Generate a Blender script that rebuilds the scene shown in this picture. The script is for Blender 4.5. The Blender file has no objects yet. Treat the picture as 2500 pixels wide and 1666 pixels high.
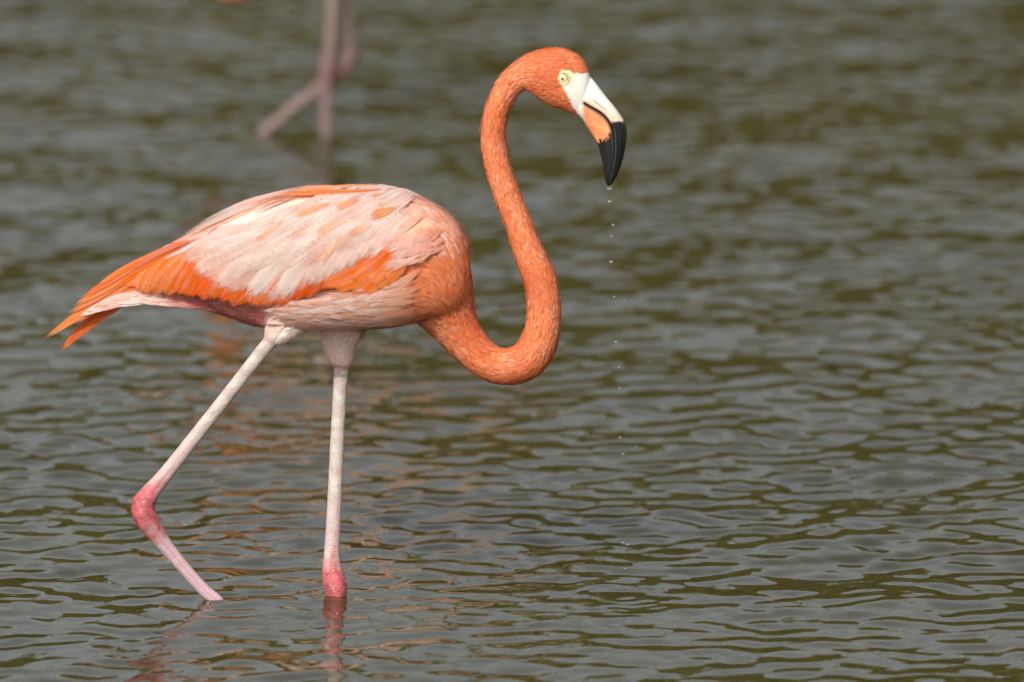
import bpy, math
import numpy as np
from mathutils import Vector

R = math.radians
rng = np.random.default_rng(7)
scene = bpy.context.scene
col = scene.collection

# ------------------------------------------------------------------ camera, sky, sun, exposure
F = 32000.0                       # focal length in photo pixels (2500 px wide)
PITCH = R(10.8)
DIST = 20.0                       # metres to the wading bird
cp, sp = math.cos(PITCH), math.sin(PITCH)
V0 = (833 - 1459) / F
CAM = np.array([0.0, -DIST * (cp + V0 * sp), DIST * (sp - V0 * cp)])
PX = DIST / F                     # metres per photo pixel at the bird

cam_data = bpy.data.cameras.new('camera')
cam = bpy.data.objects.new('camera', cam_data)
col.objects.link(cam)
cam.location = CAM
cam.rotation_euler = (R(90) - PITCH, 0, 0)
cam_data.sensor_width = 36.0
cam_data.lens = 36.0 * F / 2500.0
cam_data.clip_start = 0.5
cam_data.clip_end = 3000
cam_data.dof.use_dof = True
cam_data.dof.focus_distance = DIST
cam_data.dof.aperture_fstop = 3.3
scene.camera = cam

SUN_TO = Vector((-0.36, -0.82, 0.76)).normalized()
sun_el = math.asin(SUN_TO.z)
sun_az = math.atan2(SUN_TO.x, SUN_TO.y)

world = bpy.data.worlds.new('World')
scene.world = world
world.use_nodes = True
wn = world.node_tree
wn.nodes.clear()
w_out = wn.nodes.new('ShaderNodeOutputWorld')
w_bg = wn.nodes.new('ShaderNodeBackground')
w_sky = wn.nodes.new('ShaderNodeTexSky')
w_sky.sky_type = 'NISHITA'
w_sky.sun_disc = False
w_sky.sun_elevation = sun_el
w_sky.sun_rotation = sun_az
w_sky.air_density = 1.0
w_sky.dust_density = 4.0
w_sky.ozone_density = 1.0
w_bg.inputs['Strength'].default_value = 0.15
w_hs = wn.nodes.new('ShaderNodeHueSaturation')      # thin white haze over the whole sky
w_hs.inputs['Saturation'].default_value = 0.30
wn.links.new(w_sky.outputs[0], w_hs.inputs['Color'])
wn.links.new(w_hs.outputs[0], w_bg.inputs[0])
wn.links.new(w_bg.outputs[0], w_out.inputs[0])

sun_data = bpy.data.lights.new('sun', 'SUN')
sun_data.energy = 3.0
sun_data.angle = R(0.6)
sun_data.color = (1.0, 0.94, 0.86)
sun = bpy.data.objects.new('sun', sun_data)
col.objects.link(sun)
sun.rotation_euler = (-SUN_TO).to_track_quat('-Z', 'Y').to_euler()
sun.location = SUN_TO * 30

scene.render.engine = 'CYCLES'
scene.view_settings.view_transform = 'Standard'
scene.view_settings.look = 'None'
scene.view_settings.exposure = 0.14
scene.view_settings.gamma = 1.0
scene.view_settings.use_curve_mapping = False
scene.cycles.use_denoising = True
scene.cycles.max_bounces = 6
scene.cycles.transparent_max_bounces = 24

# ------------------------------------------------------------------ pixel <-> place
def P(px, py, y=0.0):
    """photo pixel -> point on the upright plane Y = y (the plane the bird walks in)"""
    px = np.asarray(px, float); py = np.asarray(py, float); y = np.asarray(y, float)
    a = (px - 1250) / F; b = (833 - py) / F
    rx, ry, rz = a, cp + b * sp, -sp + b * cp
    s = (y - CAM[1]) / ry
    return np.stack(np.broadcast_arrays(CAM[0] + s * rx, y, CAM[2] + s * rz), -1)

def PIX(p):
    d = np.asarray(p) - CAM
    dep = d[..., 1] * cp - d[..., 2] * sp
    up = d[..., 1] * sp + d[..., 2] * cp
    return 1250 + F * d[..., 0] / dep, 833 - F * up / dep

def lin(*c):
    c = np.array(c, float) / 255.0
    return np.where(c <= 0.04045, c / 12.92, ((c + 0.055) / 1.055) ** 2.4)

def sstep(a, b, x):
    t = np.clip((np.asarray(x, float) - a) / (b - a), 0, 1)
    return t * t * (3 - 2 * t)

def mix(a, b, t):
    t = np.asarray(t)[..., None]
    return a * (1 - t) + b * t

def catmull(pts, n):
    """smooth curve of n points through pts (rows, any width)"""
    pts = np.asarray(pts, float)
    d = np.r_[0, np.cumsum(np.sqrt(((pts[1:, :2] - pts[:-1, :2]) ** 2).sum(1)) ** 0.5)]
    t = np.linspace(0, d[-1], n)
    i = np.clip(np.searchsorted(d, t, side='right') - 1, 0, len(pts) - 2)
    m = np.zeros_like(pts)
    m[1:-1] = (pts[2:] - pts[:-2]) / (d[2:] - d[:-2])[:, None]
    m[0] = (pts[1] - pts[0]) / (d[1] - d[0]); m[-1] = (pts[-1] - pts[-2]) / (d[-1] - d[-2])
    h = (d[i + 1] - d[i])[:, None]; u = ((t - d[i])[:, None]) / h
    return ((2*u**3 - 3*u**2 + 1) * pts[i] + (u**3 - 2*u**2 + u) * h * m[i]
            + (-2*u**3 + 3*u**2) * pts[i + 1] + (u**3 - u**2) * h * m[i + 1])

def fnoise(p, scale, seed=0, octaves=2):
    """cheap smooth value noise from sines; p rows of points, 0..1"""
    r = np.random.default_rng(seed)
    out = np.zeros(len(p)); a = 1.0; tot = 0
    for o in range(octaves):
        for k in range(5):
            d = r.normal(size=p.shape[1]); d /= np.linalg.norm(d)
            out += a * np.sin((p @ d) * scale * r.uniform(0.7, 1.5) + r.uniform(0, 6.28)); tot += a * 0.5
        a *= 0.5; scale *= 2.1
    return np.clip(0.5 + 0.5 * out / tot / 1.3 * 1.6, 0, 1)

# ------------------------------------------------------------------ mesh helpers
def new_mesh(name, verts, faces, smooth=True):
    me = bpy.data.meshes.new(name)
    verts = np.asarray(verts, np.float32)
    if isinstance(faces, np.ndarray):
        n, k = faces.shape
        me.vertices.add(len(verts)); me.vertices.foreach_set('co', verts.ravel())
        me.loops.add(n * k); me.loops.foreach_set('vertex_index', faces.astype(np.int32).ravel())
        me.polygons.add(n)
        me.polygons.foreach_set('loop_start', np.arange(0, n * k, k, dtype=np.int32))
        me.update(calc_edges=True); me.validate()
    else:
        me.from_pydata(verts.tolist(), [], faces)
    if smooth:
        me.polygons.foreach_set('use_smooth', np.ones(len(me.polygons), bool))
    me.update()
    return me

def set_color(me, c, name='Col'):
    a = me.attributes.get(name) or me.attributes.new(name, 'FLOAT_COLOR', 'POINT')
    c = np.asarray(c, np.float32)
    if c.shape[1] == 3:
        c = np.c_[c, np.ones(len(c), np.float32)]
    a.data.foreach_set('color', c.ravel())

def set_vec(me, name, v):
    a = me.attributes.new(name, 'FLOAT_VECTOR', 'POINT')
    a.data.foreach_set('vector', np.asarray(v, np.float32).ravel())

def link(name, me, mat=None, parent=None):
    o = bpy.data.objects.new(name, me)
    col.objects.link(o)
    if mat is not None and len(me.materials) == 0:
        me.materials.append(mat)
    if parent is not None:
        o.parent = parent
    return o

def tag(o, label=None, category=None, group=None, kind=None):
    if label: o['label'] = label
    if category: o['category'] = category
    if group: o['group'] = group
    if kind: o['kind'] = kind
    return o

def ring_loft(rings):
    """closed loft through rings (m, k, 3) with end caps"""
    rings = np.asarray(rings)
    m, k, _ = rings.shape
    v = rings.reshape(-1, 3)
    f = []
    for i in range(m - 1):
        for j in range(k):
            a, b = i * k + j, i * k + (j + 1) % k
            f.append((a, b, b + k, a + k))
    f.append(tuple(range(k - 1, -1, -1)))
    f.append(tuple((m - 1) * k + j for j in range(k)))
    return v, f

def tube(cent, a, b, k=24):
    """loft of ellipses round a path lying roughly in an XZ plane; a in-plane, b along Y"""
    cent = np.asarray(cent, float)
    t = np.gradient(cent, axis=0); t[:, 1] *= 0.0
    t /= np.linalg.norm(t, axis=1)[:, None]
    n = np.stack([-t[:, 2], np.zeros(len(t)), t[:, 0]], -1)
    th = np.linspace(0, 2 * np.pi, k, endpoint=False)
    rings = (cent[:, None] + n[:, None] * (np.asarray(a)[:, None] * np.cos(th))[..., None]
             + np.array([0, 1.0, 0]) * (np.asarray(b)[:, None] * np.sin(th))[..., None])
    return ring_loft(rings)

def merge(parts):
    V, Fs, o = [], [], 0
    for v, f in parts:
        V.append(v); Fs += [tuple(i + o for i in q) for q in f]; o += len(v)
    return np.concatenate(V), Fs

# ------------------------------------------------------------------ materials
def mat_new(name):
    m = bpy.data.materials.new(name); m.use_nodes = True
    nt = m.node_tree
    return m, nt, nt.nodes['Principled BSDF'], nt.nodes['Material Output']

def N(nt, kind, **kw):
    n = nt.nodes.new(kind)
    for k, v in kw.items():
        setattr(n, k, v)
    return n

def math_node(nt, op, a, b=None, c=None):
    n = N(nt, 'ShaderNodeMath', operation=op)
    for i, x in enumerate((a, b, c)):
        if x is None: continue
        if isinstance(x, (int, float)): n.inputs[i].default_value = x
        else: nt.links.new(x, n.inputs[i])
    return n.outputs[0]

def mat_down():
    """skin of short body feathers"""
    m, nt, b, out = mat_new('body_down')
    at = N(nt, 'ShaderNodeAttribute', attribute_name='Col')
    tc = N(nt, 'ShaderNodeTexCoord')
    no = N(nt, 'ShaderNodeTexNoise'); no.inputs['Scale'].default_value = 220; no.inputs['Detail'].default_value = 3
    nt.links.new(tc.outputs['Object'], no.inputs['Vector'])
    hs = N(nt, 'ShaderNodeHueSaturation')
    nt.links.new(math_node(nt, 'MULTIPLY_ADD', no.outputs['Fac'], 0.5, 0.75), hs.inputs['Value'])
    nt.links.new(at.outputs['Color'], hs.inputs['Color'])
    nt.links.new(hs.outputs[0], b.inputs['Base Color'])
    bu = N(nt, 'ShaderNodeBump'); bu.inputs['Strength'].default_value = 0.35; bu.inputs['Distance'].default_value = 0.002
    nt.links.new(no.outputs['Fac'], bu.inputs['Height'])
    nt.links.new(bu.outputs[0], b.inputs['Normal'])
    b.inputs['Roughness'].default_value = 0.75
    b.inputs['Specular IOR Level'].default_value = 0.2
    return m

def mat_leg():
    """scaly, slightly wet bare leg skin"""
    m, nt, b, out = mat_new('leg_skin')
    at = N(nt, 'ShaderNodeAttribute', attribute_name='Col')
    tc = N(nt, 'ShaderNodeTexCoord')
    vo = N(nt, 'ShaderNodeTexVoronoi', feature='DISTANCE_TO_EDGE'); vo.inputs['Scale'].default_value = 1.0
    mp = N(nt, 'ShaderNodeMapping'); mp.inputs['Scale'].default_value = (170, 170, 330)
    nt.links.new(tc.outputs['Object'], mp.inputs['Vector']); nt.links.new(mp.outputs[0], vo.inputs['Vector'])
    no = N(nt, 'ShaderNodeTexNoise'); no.inputs['Scale'].default_value = 90; no.inputs['Detail'].default_value = 4
    nt.links.new(tc.outputs['Object'], no.inputs['Vector'])
    hs = N(nt, 'ShaderNodeHueSaturation')
    ed = math_node(nt, 'MINIMUM', math_node(nt, 'MULTIPLY', vo.outputs['Distance'], 4.0), 1.0)
    val = math_node(nt, 'MULTIPLY_ADD', no.outputs['Fac'], 0.35, math_node(nt, 'MULTIPLY_ADD', ed, 0.12, 0.74))
    nt.links.new(val, hs.inputs['Value'])
    nt.links.new(at.outputs['Color'], hs.inputs['Color']); nt.links.new(hs.outputs[0], b.inputs['Base Color'])
    bu = N(nt, 'ShaderNodeBump'); bu.inputs['Strength'].default_value = 0.5; bu.inputs['Distance'].default_value = 0.0012
    nt.links.new(math_node(nt, 'ADD', ed, no.outputs['Fac']), bu.inputs['Height']); nt.links.new(bu.outputs[0], b.inputs['Normal'])
    wet = N(nt, 'ShaderNodeAttribute', attribute_name='Wet')
    nt.links.new(math_node(nt, 'MULTIPLY_ADD', wet.outputs['Fac'], -0.35, 0.6), b.inputs['Roughness'])
    b.inputs['Specular IOR Level'].default_value = 0.5
    b.inputs['Subsurface Weight'].default_value = 0.1
    b.inputs['Subsurface Radius'].default_value = (0.004, 0.002, 0.0015)
    return m

def mat_horn(name, rough, noise=0.25, spec=0.5):
    """bill horn / bare face skin, colours from the Col attribute"""
    m, nt, b, out = mat_new(name)
    at = N(nt, 'ShaderNodeAttribute', attribute_name='Col')
    tc = N(nt, 'ShaderNodeTexCoord')
    no = N(nt, 'ShaderNodeTexNoise'); no.inputs['Scale'].default_value = 160; no.inputs['Detail'].default_value = 4
    nt.links.new(tc.outputs['Object'], no.inputs['Vector'])
    hs = N(nt, 'ShaderNodeHueSaturation')
    nt.links.new(math_node(nt, 'MULTIPLY_ADD', no.outputs['Fac'], noise, 1 - noise / 2), hs.inputs['Value'])
    nt.links.new(at.outputs['Color'], hs.inputs['Color']); nt.links.new(hs.outputs[0], b.inputs['Base Color'])
    nt.links.new(math_node(nt, 'MULTIPLY_ADD', no.outputs['Fac'], 0.25, rough - 0.12), b.inputs['Roughness'])
    bu = N(nt, 'ShaderNodeBump'); bu.inputs['Strength'].default_value = 0.12; bu.inputs['Distance'].default_value = 0.001
    nt.links.new(no.outputs['Fac'], bu.inputs['Height']); nt.links.new(bu.outputs[0], b.inputs['Normal'])
    b.inputs['Specular IOR Level'].default_value = spec
    return m

def mat_feather():
    """vaned feather: UVW attribute = (along, across -1..1, seed); barbs run out from the shaft, edges fray"""
    m, nt, b, out = mat_new('feather_vane')
    L = nt.links.new
    at = N(nt, 'ShaderNodeAttribute', attribute_name='Col')
    uv = N(nt, 'ShaderNodeAttribute', attribute_name='Vane')
    sx = N(nt, 'ShaderNodeSeparateXYZ'); L(uv.outputs['Vector'], sx.inputs[0])
    u, v, sd = sx.outputs
    av = math_node(nt, 'ABSOLUTE', v)
    barb = math_node(nt, 'SUBTRACT', math_node(nt, 'MULTIPLY', u, 1.0), math_node(nt, 'MULTIPLY', av, 0.16))
    cx = N(nt, 'ShaderNodeCombineXYZ')
    L(math_node(nt, 'MULTIPLY', barb, 55.0), cx.inputs[0]); L(math_node(nt, 'MULTIPLY', v, 1.3), cx.inputs[1]); L(math_node(nt, 'MULTIPLY', sd, 37.0), cx.inputs[2])
    no = N(nt, 'ShaderNodeTexNoise'); no.inputs['Scale'].default_value = 1.0; no.inputs['Detail'].default_value = 3
    L(cx.outputs[0], no.inputs['Vector'])
    c2 = N(nt, 'ShaderNodeCombineXYZ')
    L(math_node(nt, 'MULTIPLY', u, 2.2), c2.inputs[0]); L(math_node(nt, 'MULTIPLY', v, 2.2), c2.inputs[1]); L(math_node(nt, 'MULTIPLY', sd, 61.0), c2.inputs[2])
    n2 = N(nt, 'ShaderNodeTexNoise'); n2.inputs['Scale'].default_value = 1.0; n2.inputs['Detail'].default_value = 2
    L(c2.outputs[0], n2.inputs['Vector'])
    hs = N(nt, 'ShaderNodeHueSaturation')
    L(math_node(nt, 'ADD', math_node(nt, 'MULTIPLY', no.outputs['Fac'], 0.16), 0.92), hs.inputs['Value'])
    L(math_node(nt, 'MULTIPLY_ADD', n2.outputs['Fac'], 0.6, 0.72), hs.inputs['Saturation'])
    L(at.outputs['Color'], hs.inputs['Color'])
    L(hs.outputs[0], b.inputs['Base Color'])
    b.inputs['Roughness'].default_value = 0.65
    b.inputs['Specular IOR Level'].default_value = 0.25
    bu = N(nt, 'ShaderNodeBump'); bu.inputs['Strength'].default_value = 0.10; bu.inputs['Distance'].default_value = 0.001
    L(no.outputs['Fac'], bu.inputs['Height']); L(bu.outputs[0], b.inputs['Normal'])
    # frayed margin: the vane thins out towards its edges, tip and root
    def ss(x, lo, hi):
        n = N(nt, 'ShaderNodeMapRange', interpolation_type='SMOOTHSTEP'); n.inputs['From Min'].default_value = lo; n.inputs['From Max'].default_value = hi
        L(x, n.inputs['Value']); return n.outputs[0]
    nz = math_node(nt, 'SUBTRACT', no.outputs['Fac'], 0.5)
    fv = ss(math_node(nt, 'MULTIPLY_ADD', nz, 0.7, av), 1.02, 0.72)
    sf = N(nt, 'ShaderNodeAttribute', attribute_name='Soft')
    fun = N(nt, 'ShaderNodeMapRange', interpolation_type='SMOOTHSTEP'); fun.inputs['From Min'].default_value = 1.0
    L(math_node(nt, 'MULTIPLY_ADD', sf.outputs['Fac'], -0.45, 0.90), fun.inputs['From Max']); L(math_node(nt, 'MULTIPLY_ADD', nz, 0.30, u), fun.inputs['Value'])
    fu = fun.outputs[0]
    fr = ss(u, 0.0, 0.30)
    alpha = math_node(nt, 'MULTIPLY', math_node(nt, 'MULTIPLY', fv, fu), fr)
    tr = N(nt, 'ShaderNodeBsdfTranslucent'); L(hs.outputs[0], tr.inputs['Color'])
    mx = N(nt, 'ShaderNodeMixShader'); mx.inputs[0].default_value = 0.36
    L(b.outputs[0], mx.inputs[1]); L(tr.outputs[0], mx.inputs[2])
    tp = N(nt, 'ShaderNodeBsdfTransparent')
    m2 = N(nt, 'ShaderNodeMixShader'); L(alpha, m2.inputs[0]); L(tp.outputs[0], m2.inputs[1]); L(mx.outputs[0], m2.inputs[2])
    L(m2.outputs[0], out.inputs['Surface'])
    return m

def mat_small_feather():
    m, nt, b, out = mat_new('contour_feather')
    L = nt.links.new
    at = N(nt, 'ShaderNodeAttribute', attribute_name='Col')
    L(at.outputs['Color'], b.inputs['Base Color'])
    b.inputs['Roughness'].default_value = 0.6
    b.inputs['Specular IOR Level'].default_value = 0.3
    tr = N(nt, 'ShaderNodeBsdfTranslucent'); L(at.outputs['Color'], tr.inputs['Color'])
    mx = N(nt, 'ShaderNodeMixShader'); mx.inputs[0].default_value = 0.28
    L(b.outputs[0], mx.inputs[1]); L(tr.outputs[0], mx.inputs[2]); L(mx.outputs[0], out.inputs['Surface'])
    return m

def mat_plain(name, color, rough=0.5, spec=0.5):
    m, nt, b, out = mat_new(name)
    b.inputs['Base Color'].default_value = (*color, 1); b.inputs['Roughness'].default_value = rough
    b.inputs['Specular IOR Level'].default_value = spec
    return m

def mat_water():
    m, nt, b, out = mat_new('murky_water')
    L = nt.links.new
    tc = N(nt, 'ShaderNodeTexCoord')
    no = N(nt, 'ShaderNodeTexNoise'); no.inputs['Scale'].default_value = 1.3; no.inputs['Detail'].default_value = 4
    L(tc.outputs['Object'], no.inputs['Vector'])
    cr = N(nt, 'ShaderNodeValToRGB')
    cr.color_ramp.elements[0].position = 0.3; cr.color_ramp.elements[0].color = (0.026, 0.023, 0.004, 1)
    cr.color_ramp.elements[1].position = 0.7; cr.color_ramp.elements[1].color = (0.034, 0.030, 0.005, 1)
    L(no.outputs['Fac'], cr.inputs[0]); L(cr.outputs[0], b.inputs['Base Color'])
    b.inputs['IOR'].default_value = 1.333
    b.inputs['Roughness'].default_value = 0.02
    b.subsurface_method = 'BURLEY'
    b.inputs['Subsurface Weight'].default_value = 1.0
    b.inputs['Subsurface Scale'].default_value = 0.5
    b.inputs['Subsurface Radius'].default_value = (1.0, 1.0, 0.7)
    n2 = N(nt, 'ShaderNodeTexNoise'); n2.inputs['Scale'].default_value = 38; n2.inputs['Detail'].default_value = 2
    L(tc.outputs['Object'], n2.inputs['Vector'])
    bu = N(nt, 'ShaderNodeBump'); bu.inputs['Strength'].default_value = 0.04; bu.inputs['Distance'].default_value = 0.004
    L(n2.outputs['Fac'], bu.inputs['Height']); L(bu.outputs[0], b.inputs['Normal'])
    return m

def mat_clear_water():
    m, nt, b, out = mat_new('clear_droplet')
    g = N(nt, 'ShaderNodeBsdfGlass'); g.inputs['IOR'].default_value = 1.333; g.inputs['Roughness'].default_value = 0.0
    nt.links.new(g.outputs[0], out.inputs['Surface'])
    return m

def mat_leaf():
    m, nt, b, out = mat_new('mangrove_leaf')
    at = N(nt, 'ShaderNodeAttribute', attribute_name='Col')
    nt.links.new(at.outputs['Color'], b.inputs['Base Color'])
    b.inputs['Roughness'].default_value = 0.55
    return m

def mat_mud():
    m, nt, b, out = mat_new('lake_mud')
    no = N(nt, 'ShaderNodeTexNoise'); no.inputs['Scale'].default_value = 2.0; no.inputs['Detail'].default_value = 6
    cr = N(nt, 'ShaderNodeValToRGB')
    cr.color_ramp.elements[0].color = (0.05, 0.04, 0.02, 1); cr.color_ramp.elements[1].color = (0.12, 0.09, 0.05, 1)
    nt.links.new(no.outputs['Fac'], cr.inputs[0]); nt.links.new(cr.outputs[0], b.inputs['Base Color'])
    b.inputs['Roughness'].default_value = 0.9
    return m

M_DOWN, M_LEG, M_BILL = mat_down(), mat_leg(), mat_horn('bill_horn', 0.24, 0.12)
M_FACE = mat_horn('bare_face_skin', 0.42, 0.10)
M_VANE, M_SMALL = mat_feather(), mat_small_feather()
M_WATER, M_DROP, M_LEAF, M_MUD = mat_water(), mat_clear_water(), mat_leaf(), mat_mud()

# ------------------------------------------------------------------ water
def axis(lo_f, hi_f, steps, far_lo, far_hi, g=1.17):
    """fine spacing between lo_f and hi_f (list of (until, step)), growing steps outside"""
    xs = [lo_f]
    for until, st in steps:
        while xs[-1] < until - st * 0.5: xs.append(xs[-1] + st)
    st = steps[-1][1]
    while xs[-1] < far_hi: st *= g; xs.append(xs[-1] + st)
    pre = []; st = steps[0][1]; x = lo_f
    while x > far_lo: st *= g; x -= st; pre.append(x)
    return np.array(pre[::-1] + xs)

WAVE_SLOPE = 0.062
def build_water():
    xs = axis(-1.75, 1.75, [(1.75, 0.0075)], -420, 420)
    ys = axis(-1.1, 6.8, [(1.4, 0.006), (6.8, 0.010)], -60, 700)
    X, Y = np.meshgrid(xs, ys)
    dx = np.gradient(xs); dy = np.gradient(ys)
    cell = np.maximum(dx[None, :], dy[:, None])
    X32, Y32 = X.astype(np.float32), Y.astype(np.float32)
    Z = np.zeros_like(X32)
    r = np.random.default_rng(11)
    n = 150
    lam = np.exp(r.uniform(math.log(0.036), math.log(0.30), n))
    ang = r.normal(0, 1.15, n) + R(86)               # crests mostly across the view, widely spread
    wgt = np.exp(-((np.log(lam / 0.084)) / 0.62) ** 2)
    slope = wgt * r.uniform(0.5, 1.2, n)
    slope *= WAVE_SLOPE * math.sqrt(2) / math.sqrt((slope ** 2).sum())
    nl_ = 26                                          # longer, lower undulation under the ripples
    lam2 = np.exp(r.uniform(math.log(0.24), math.log(0.75), nl_)); ang2 = r.uniform(-1.45, 1.45, nl_) + R(90)
    s2 = r.uniform(0.5, 1.2, nl_); s2 *= 0.034 * math.sqrt(2) / math.sqrt((s2 ** 2).sum())
    lam, ang, slope = np.r_[lam, lam2], np.r_[ang, ang2], np.r_[slope, s2]
    # slow gust pattern
    gust = 0.9 + 0.34 * np.sin(X32 * 1.3 + 0.7 * Y32 + 1.0) * np.sin(Y32 * 1.9 - X32 * 0.6) + 0.12 * np.sin(3.1 * X32 - 1.1 * Y32)
    # the bird's lee: smoother water round the legs
    calm = 1 - 0.22 * np.exp(-(((X32 + 0.30) / 0.42) ** 2 + ((Y32 + 0.12) / 0.40) ** 2)) - 0.30 * np.exp(-(((X32 - 0.10) / 0.45) ** 2 + ((Y32 - 0.02) / 0.22) ** 2))
    for L_, a_, s_ in zip(lam, ang, slope):
        k = 2 * math.pi / L_
        att = np.clip((L_ / cell - 3.0) / 3.0, 0, 1).astype(np.float32)
        ph = (X32 * np.float32(k * math.cos(a_)) + Y32 * np.float32(k * math.sin(a_)) + np.float32(r.uniform(0, 6.28)))
        # slight sharpening of the crests
        Z += att * np.float32(s_ / k) * (np.sin(ph) + np.float32(0.12) * np.cos(2 * ph))
    Z *= gust * calm
    # rings: legs and where the drips land
    def rings(x0, y0, lam0, slope0, reach, inner=0.0):
        nonlocal Z
        d = np.sqrt((X32 - x0) ** 2 + (Y32 - y0) ** 2)
        k = 2 * math.pi / lam0
        ok = np.clip((lam0 / cell - 2.0), 0, 1)
        Z += (ok * slope0 / k * np.sin(k * d) * np.exp(-(np.maximum(d - inner, 0) / reach)) * np.clip(d / 0.02, 0, 1)).astype(np.float32)
    a = P(819, 1454, 0.016); rings(a[0], a[1], 0.036, 0.10, 0.06)
    a = P(527, 1464, -0.016); rings(a[0], a[1], 0.042, 0.11, 0.07)
    a = P(1525, 1459, 0.0); rings(a[0], a[1], 0.030, 0.060, 0.13)
    a = P(1545, 1459, 0.0); rings(a[0] + 0.02, a[1] - 0.05, 0.026, 0.05, 0.07)
    a = P(1290, 1459, 0.0); rings(a[0], 0.03, 0.036, 0.04, 0.12)
    nx, ny = len(xs), len(ys)
    idx = np.arange(nx * ny).reshape(ny, nx)
    faces = np.stack([idx[:-1, :-1], idx[:-1, 1:], idx[1:, 1:], idx[1:, :-1]], -1).reshape(-1, 4)
    v = np.stack([X, Y, Z], -1).reshape(-1, 3)
    o = link('water', new_mesh('water', v, faces), M_WATER)
    tag(o, 'grey-green rippled lagoon water mirroring sky and mangroves', 'water', kind='structure')

build_water()

bed = link('lake_bed', new_mesh('lake_bed', [(-420, -60, -0.31), (420, -60, -0.31), (420, 700, -0.31), (-420, 700, -0.31)], [(0, 1, 2, 3)]), M_MUD)
tag(bed, 'brown mud floor under the shallow lagoon', 'lake bed', kind='structure')

# far shore whose dark leaves the ripples mirror
def build_shore():
    r = np.random.default_rng(3)
    n = 120000
    x = r.uniform(-60, 60, n)
    prof = 9.2 + 0.45 * np.sin(x * 0.23 + 1) + 0.6 * np.sin(x * 0.61) + 0.5 * np.sin(x * 1.37 + 2) + 0.4 * np.sin(x * 3.1)
    h = r.beta(1.2, 1.15, n); thin = r.random(n) < 0.07; h = np.where(thin, h * 1.0 + 0.28, h)
    z = h * prof + 0.15
    depth = 3.2 * np.sqrt(np.clip(1 - (h - 0.35) ** 2 / 0.45, 0.05, 1)) * (0.75 + 0.25 * np.sin(x * 0.9 + 3 * h))
    y = 52 - depth + r.normal(0, 0.45, n) + 1.4 * np.sin(x * 0.11)
    c = np.stack([x, y, z], -1)
    s = r.uniform(0.14, 0.34, n)
    nrm = np.stack([r.normal(0, 0.6, n), -1 + r.normal(0, 0.5, n), 0.5 + r.normal(0, 0.6, n)], -1)
    nrm /= np.linalg.norm(nrm, axis=1)[:, None]
    t1 = np.cross(nrm, r.normal(size=(n, 3))); t1 /= np.linalg.norm(t1, axis=1)[:, None]
    t2 = np.cross(nrm, t1)
    q = np.stack([c - t1 * s[:, None], c + t2 * (s * .55)[:, None] + nrm * .03, c + t1 * s[:, None], c - t2 * (s * .55)[:, None] + nrm * .03], 1)
    me = new_mesh('mangrove_wood', q.reshape(-1, 3), np.arange(4 * n).reshape(-1, 4), smooth=False)
    base = np.array([0.094, 0.088, 0.013])
    k = r.uniform(0.5, 1.35, n)[:, None] * np.where(r.random(n) < 0.15, 1.4, 1.0)[:, None]
    cc = base * k * np.stack([r.uniform(.85, 1.25, n), np.ones(n), r.uniform(.7, 1.2, n)], -1)
    set_color(me, np.repeat(cc, 4, 0))
    o = link('mangrove_wood', me, M_LEAF)
    tag(o, 'dark olive mangrove wood on the far shore, mirrored in the water', 'wood', kind='stuff')
build_shore()

# ------------------------------------------------------------------ flamingo: measured outlines (photo pixels)
# torso: x, top, bottom, half width (core), half width at the folded wing
TORSO = np.array([
    (285, 690, 733, 14, 22), (320, 664, 735, 22, 36), (360, 635, 735, 30, 54), (400, 608, 734, 38, 70),
    (460, 575, 747, 52, 92), (520, 542, 758, 68, 112), (580, 512, 778, 86, 128), (640, 488, 796, 108, 139),
    (700, 472, 802, 126, 146), (760, 462, 803, 136, 150), (820, 459, 802, 142, 152), (880, 455, 799, 143, 152),
    (940, 458, 793, 140, 148), (1000, 472, 785, 132, 139), (1050, 495, 777, 119, 124), (1090, 521, 770, 103, 106),
    (1120, 551, 758, 84, 86), (1140, 586, 738, 60, 62), (1152, 634, 702, 30, 32)], float)

def torso_at(px, wing=False):
    i = 4 if wing else 3
    return (np.interp(px, TORSO[:, 0], TORSO[:, 1]), np.interp(px, TORSO[:, 0], TORSO[:, 2]), np.interp(px, TORSO[:, 0], TORSO[:, i]))

_tx = np.linspace(285, 1152, 120)
_ts = catmull(TORSO, 400)
def _smooth_col(i):
    return np.interp(_tx, _ts[:, 0], _ts[:, i])
_TT, _TB, _TW, _TWW = (_smooth_col(i) for i in (1, 2, 3, 4))

def girth(q):
    """half-width factor of the body section: round above, fuller below the middle"""
    q = np.clip(q, -1, 1)
    return np.where(q < 0, np.sqrt(np.maximum(0, 1 - q * q)), np.maximum(0, 1 - np.abs(q) ** 2.9) ** (1 / 2.9))

def surf(px, py, wing=True):
    """point on the right flank (towards the camera) seen at photo pixel px,py"""
    T, B = np.interp(px, _tx, _TT), np.interp(px, _tx, _TB)
    W = np.interp(px, _tx, _TWW if wing else _TW)
    zc, H = (T + B) / 2, (B - T) / 2
    q = np.clip((np.asarray(py, float) - zc) / H, -0.985, 0.985)
    y = -W * PX * girth(q)
    # keep z from the upright mid-plane section so the outline stays as measured
    p0 = P(px, py, 0.0)
    p0[..., 1] = y
    return p0

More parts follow.
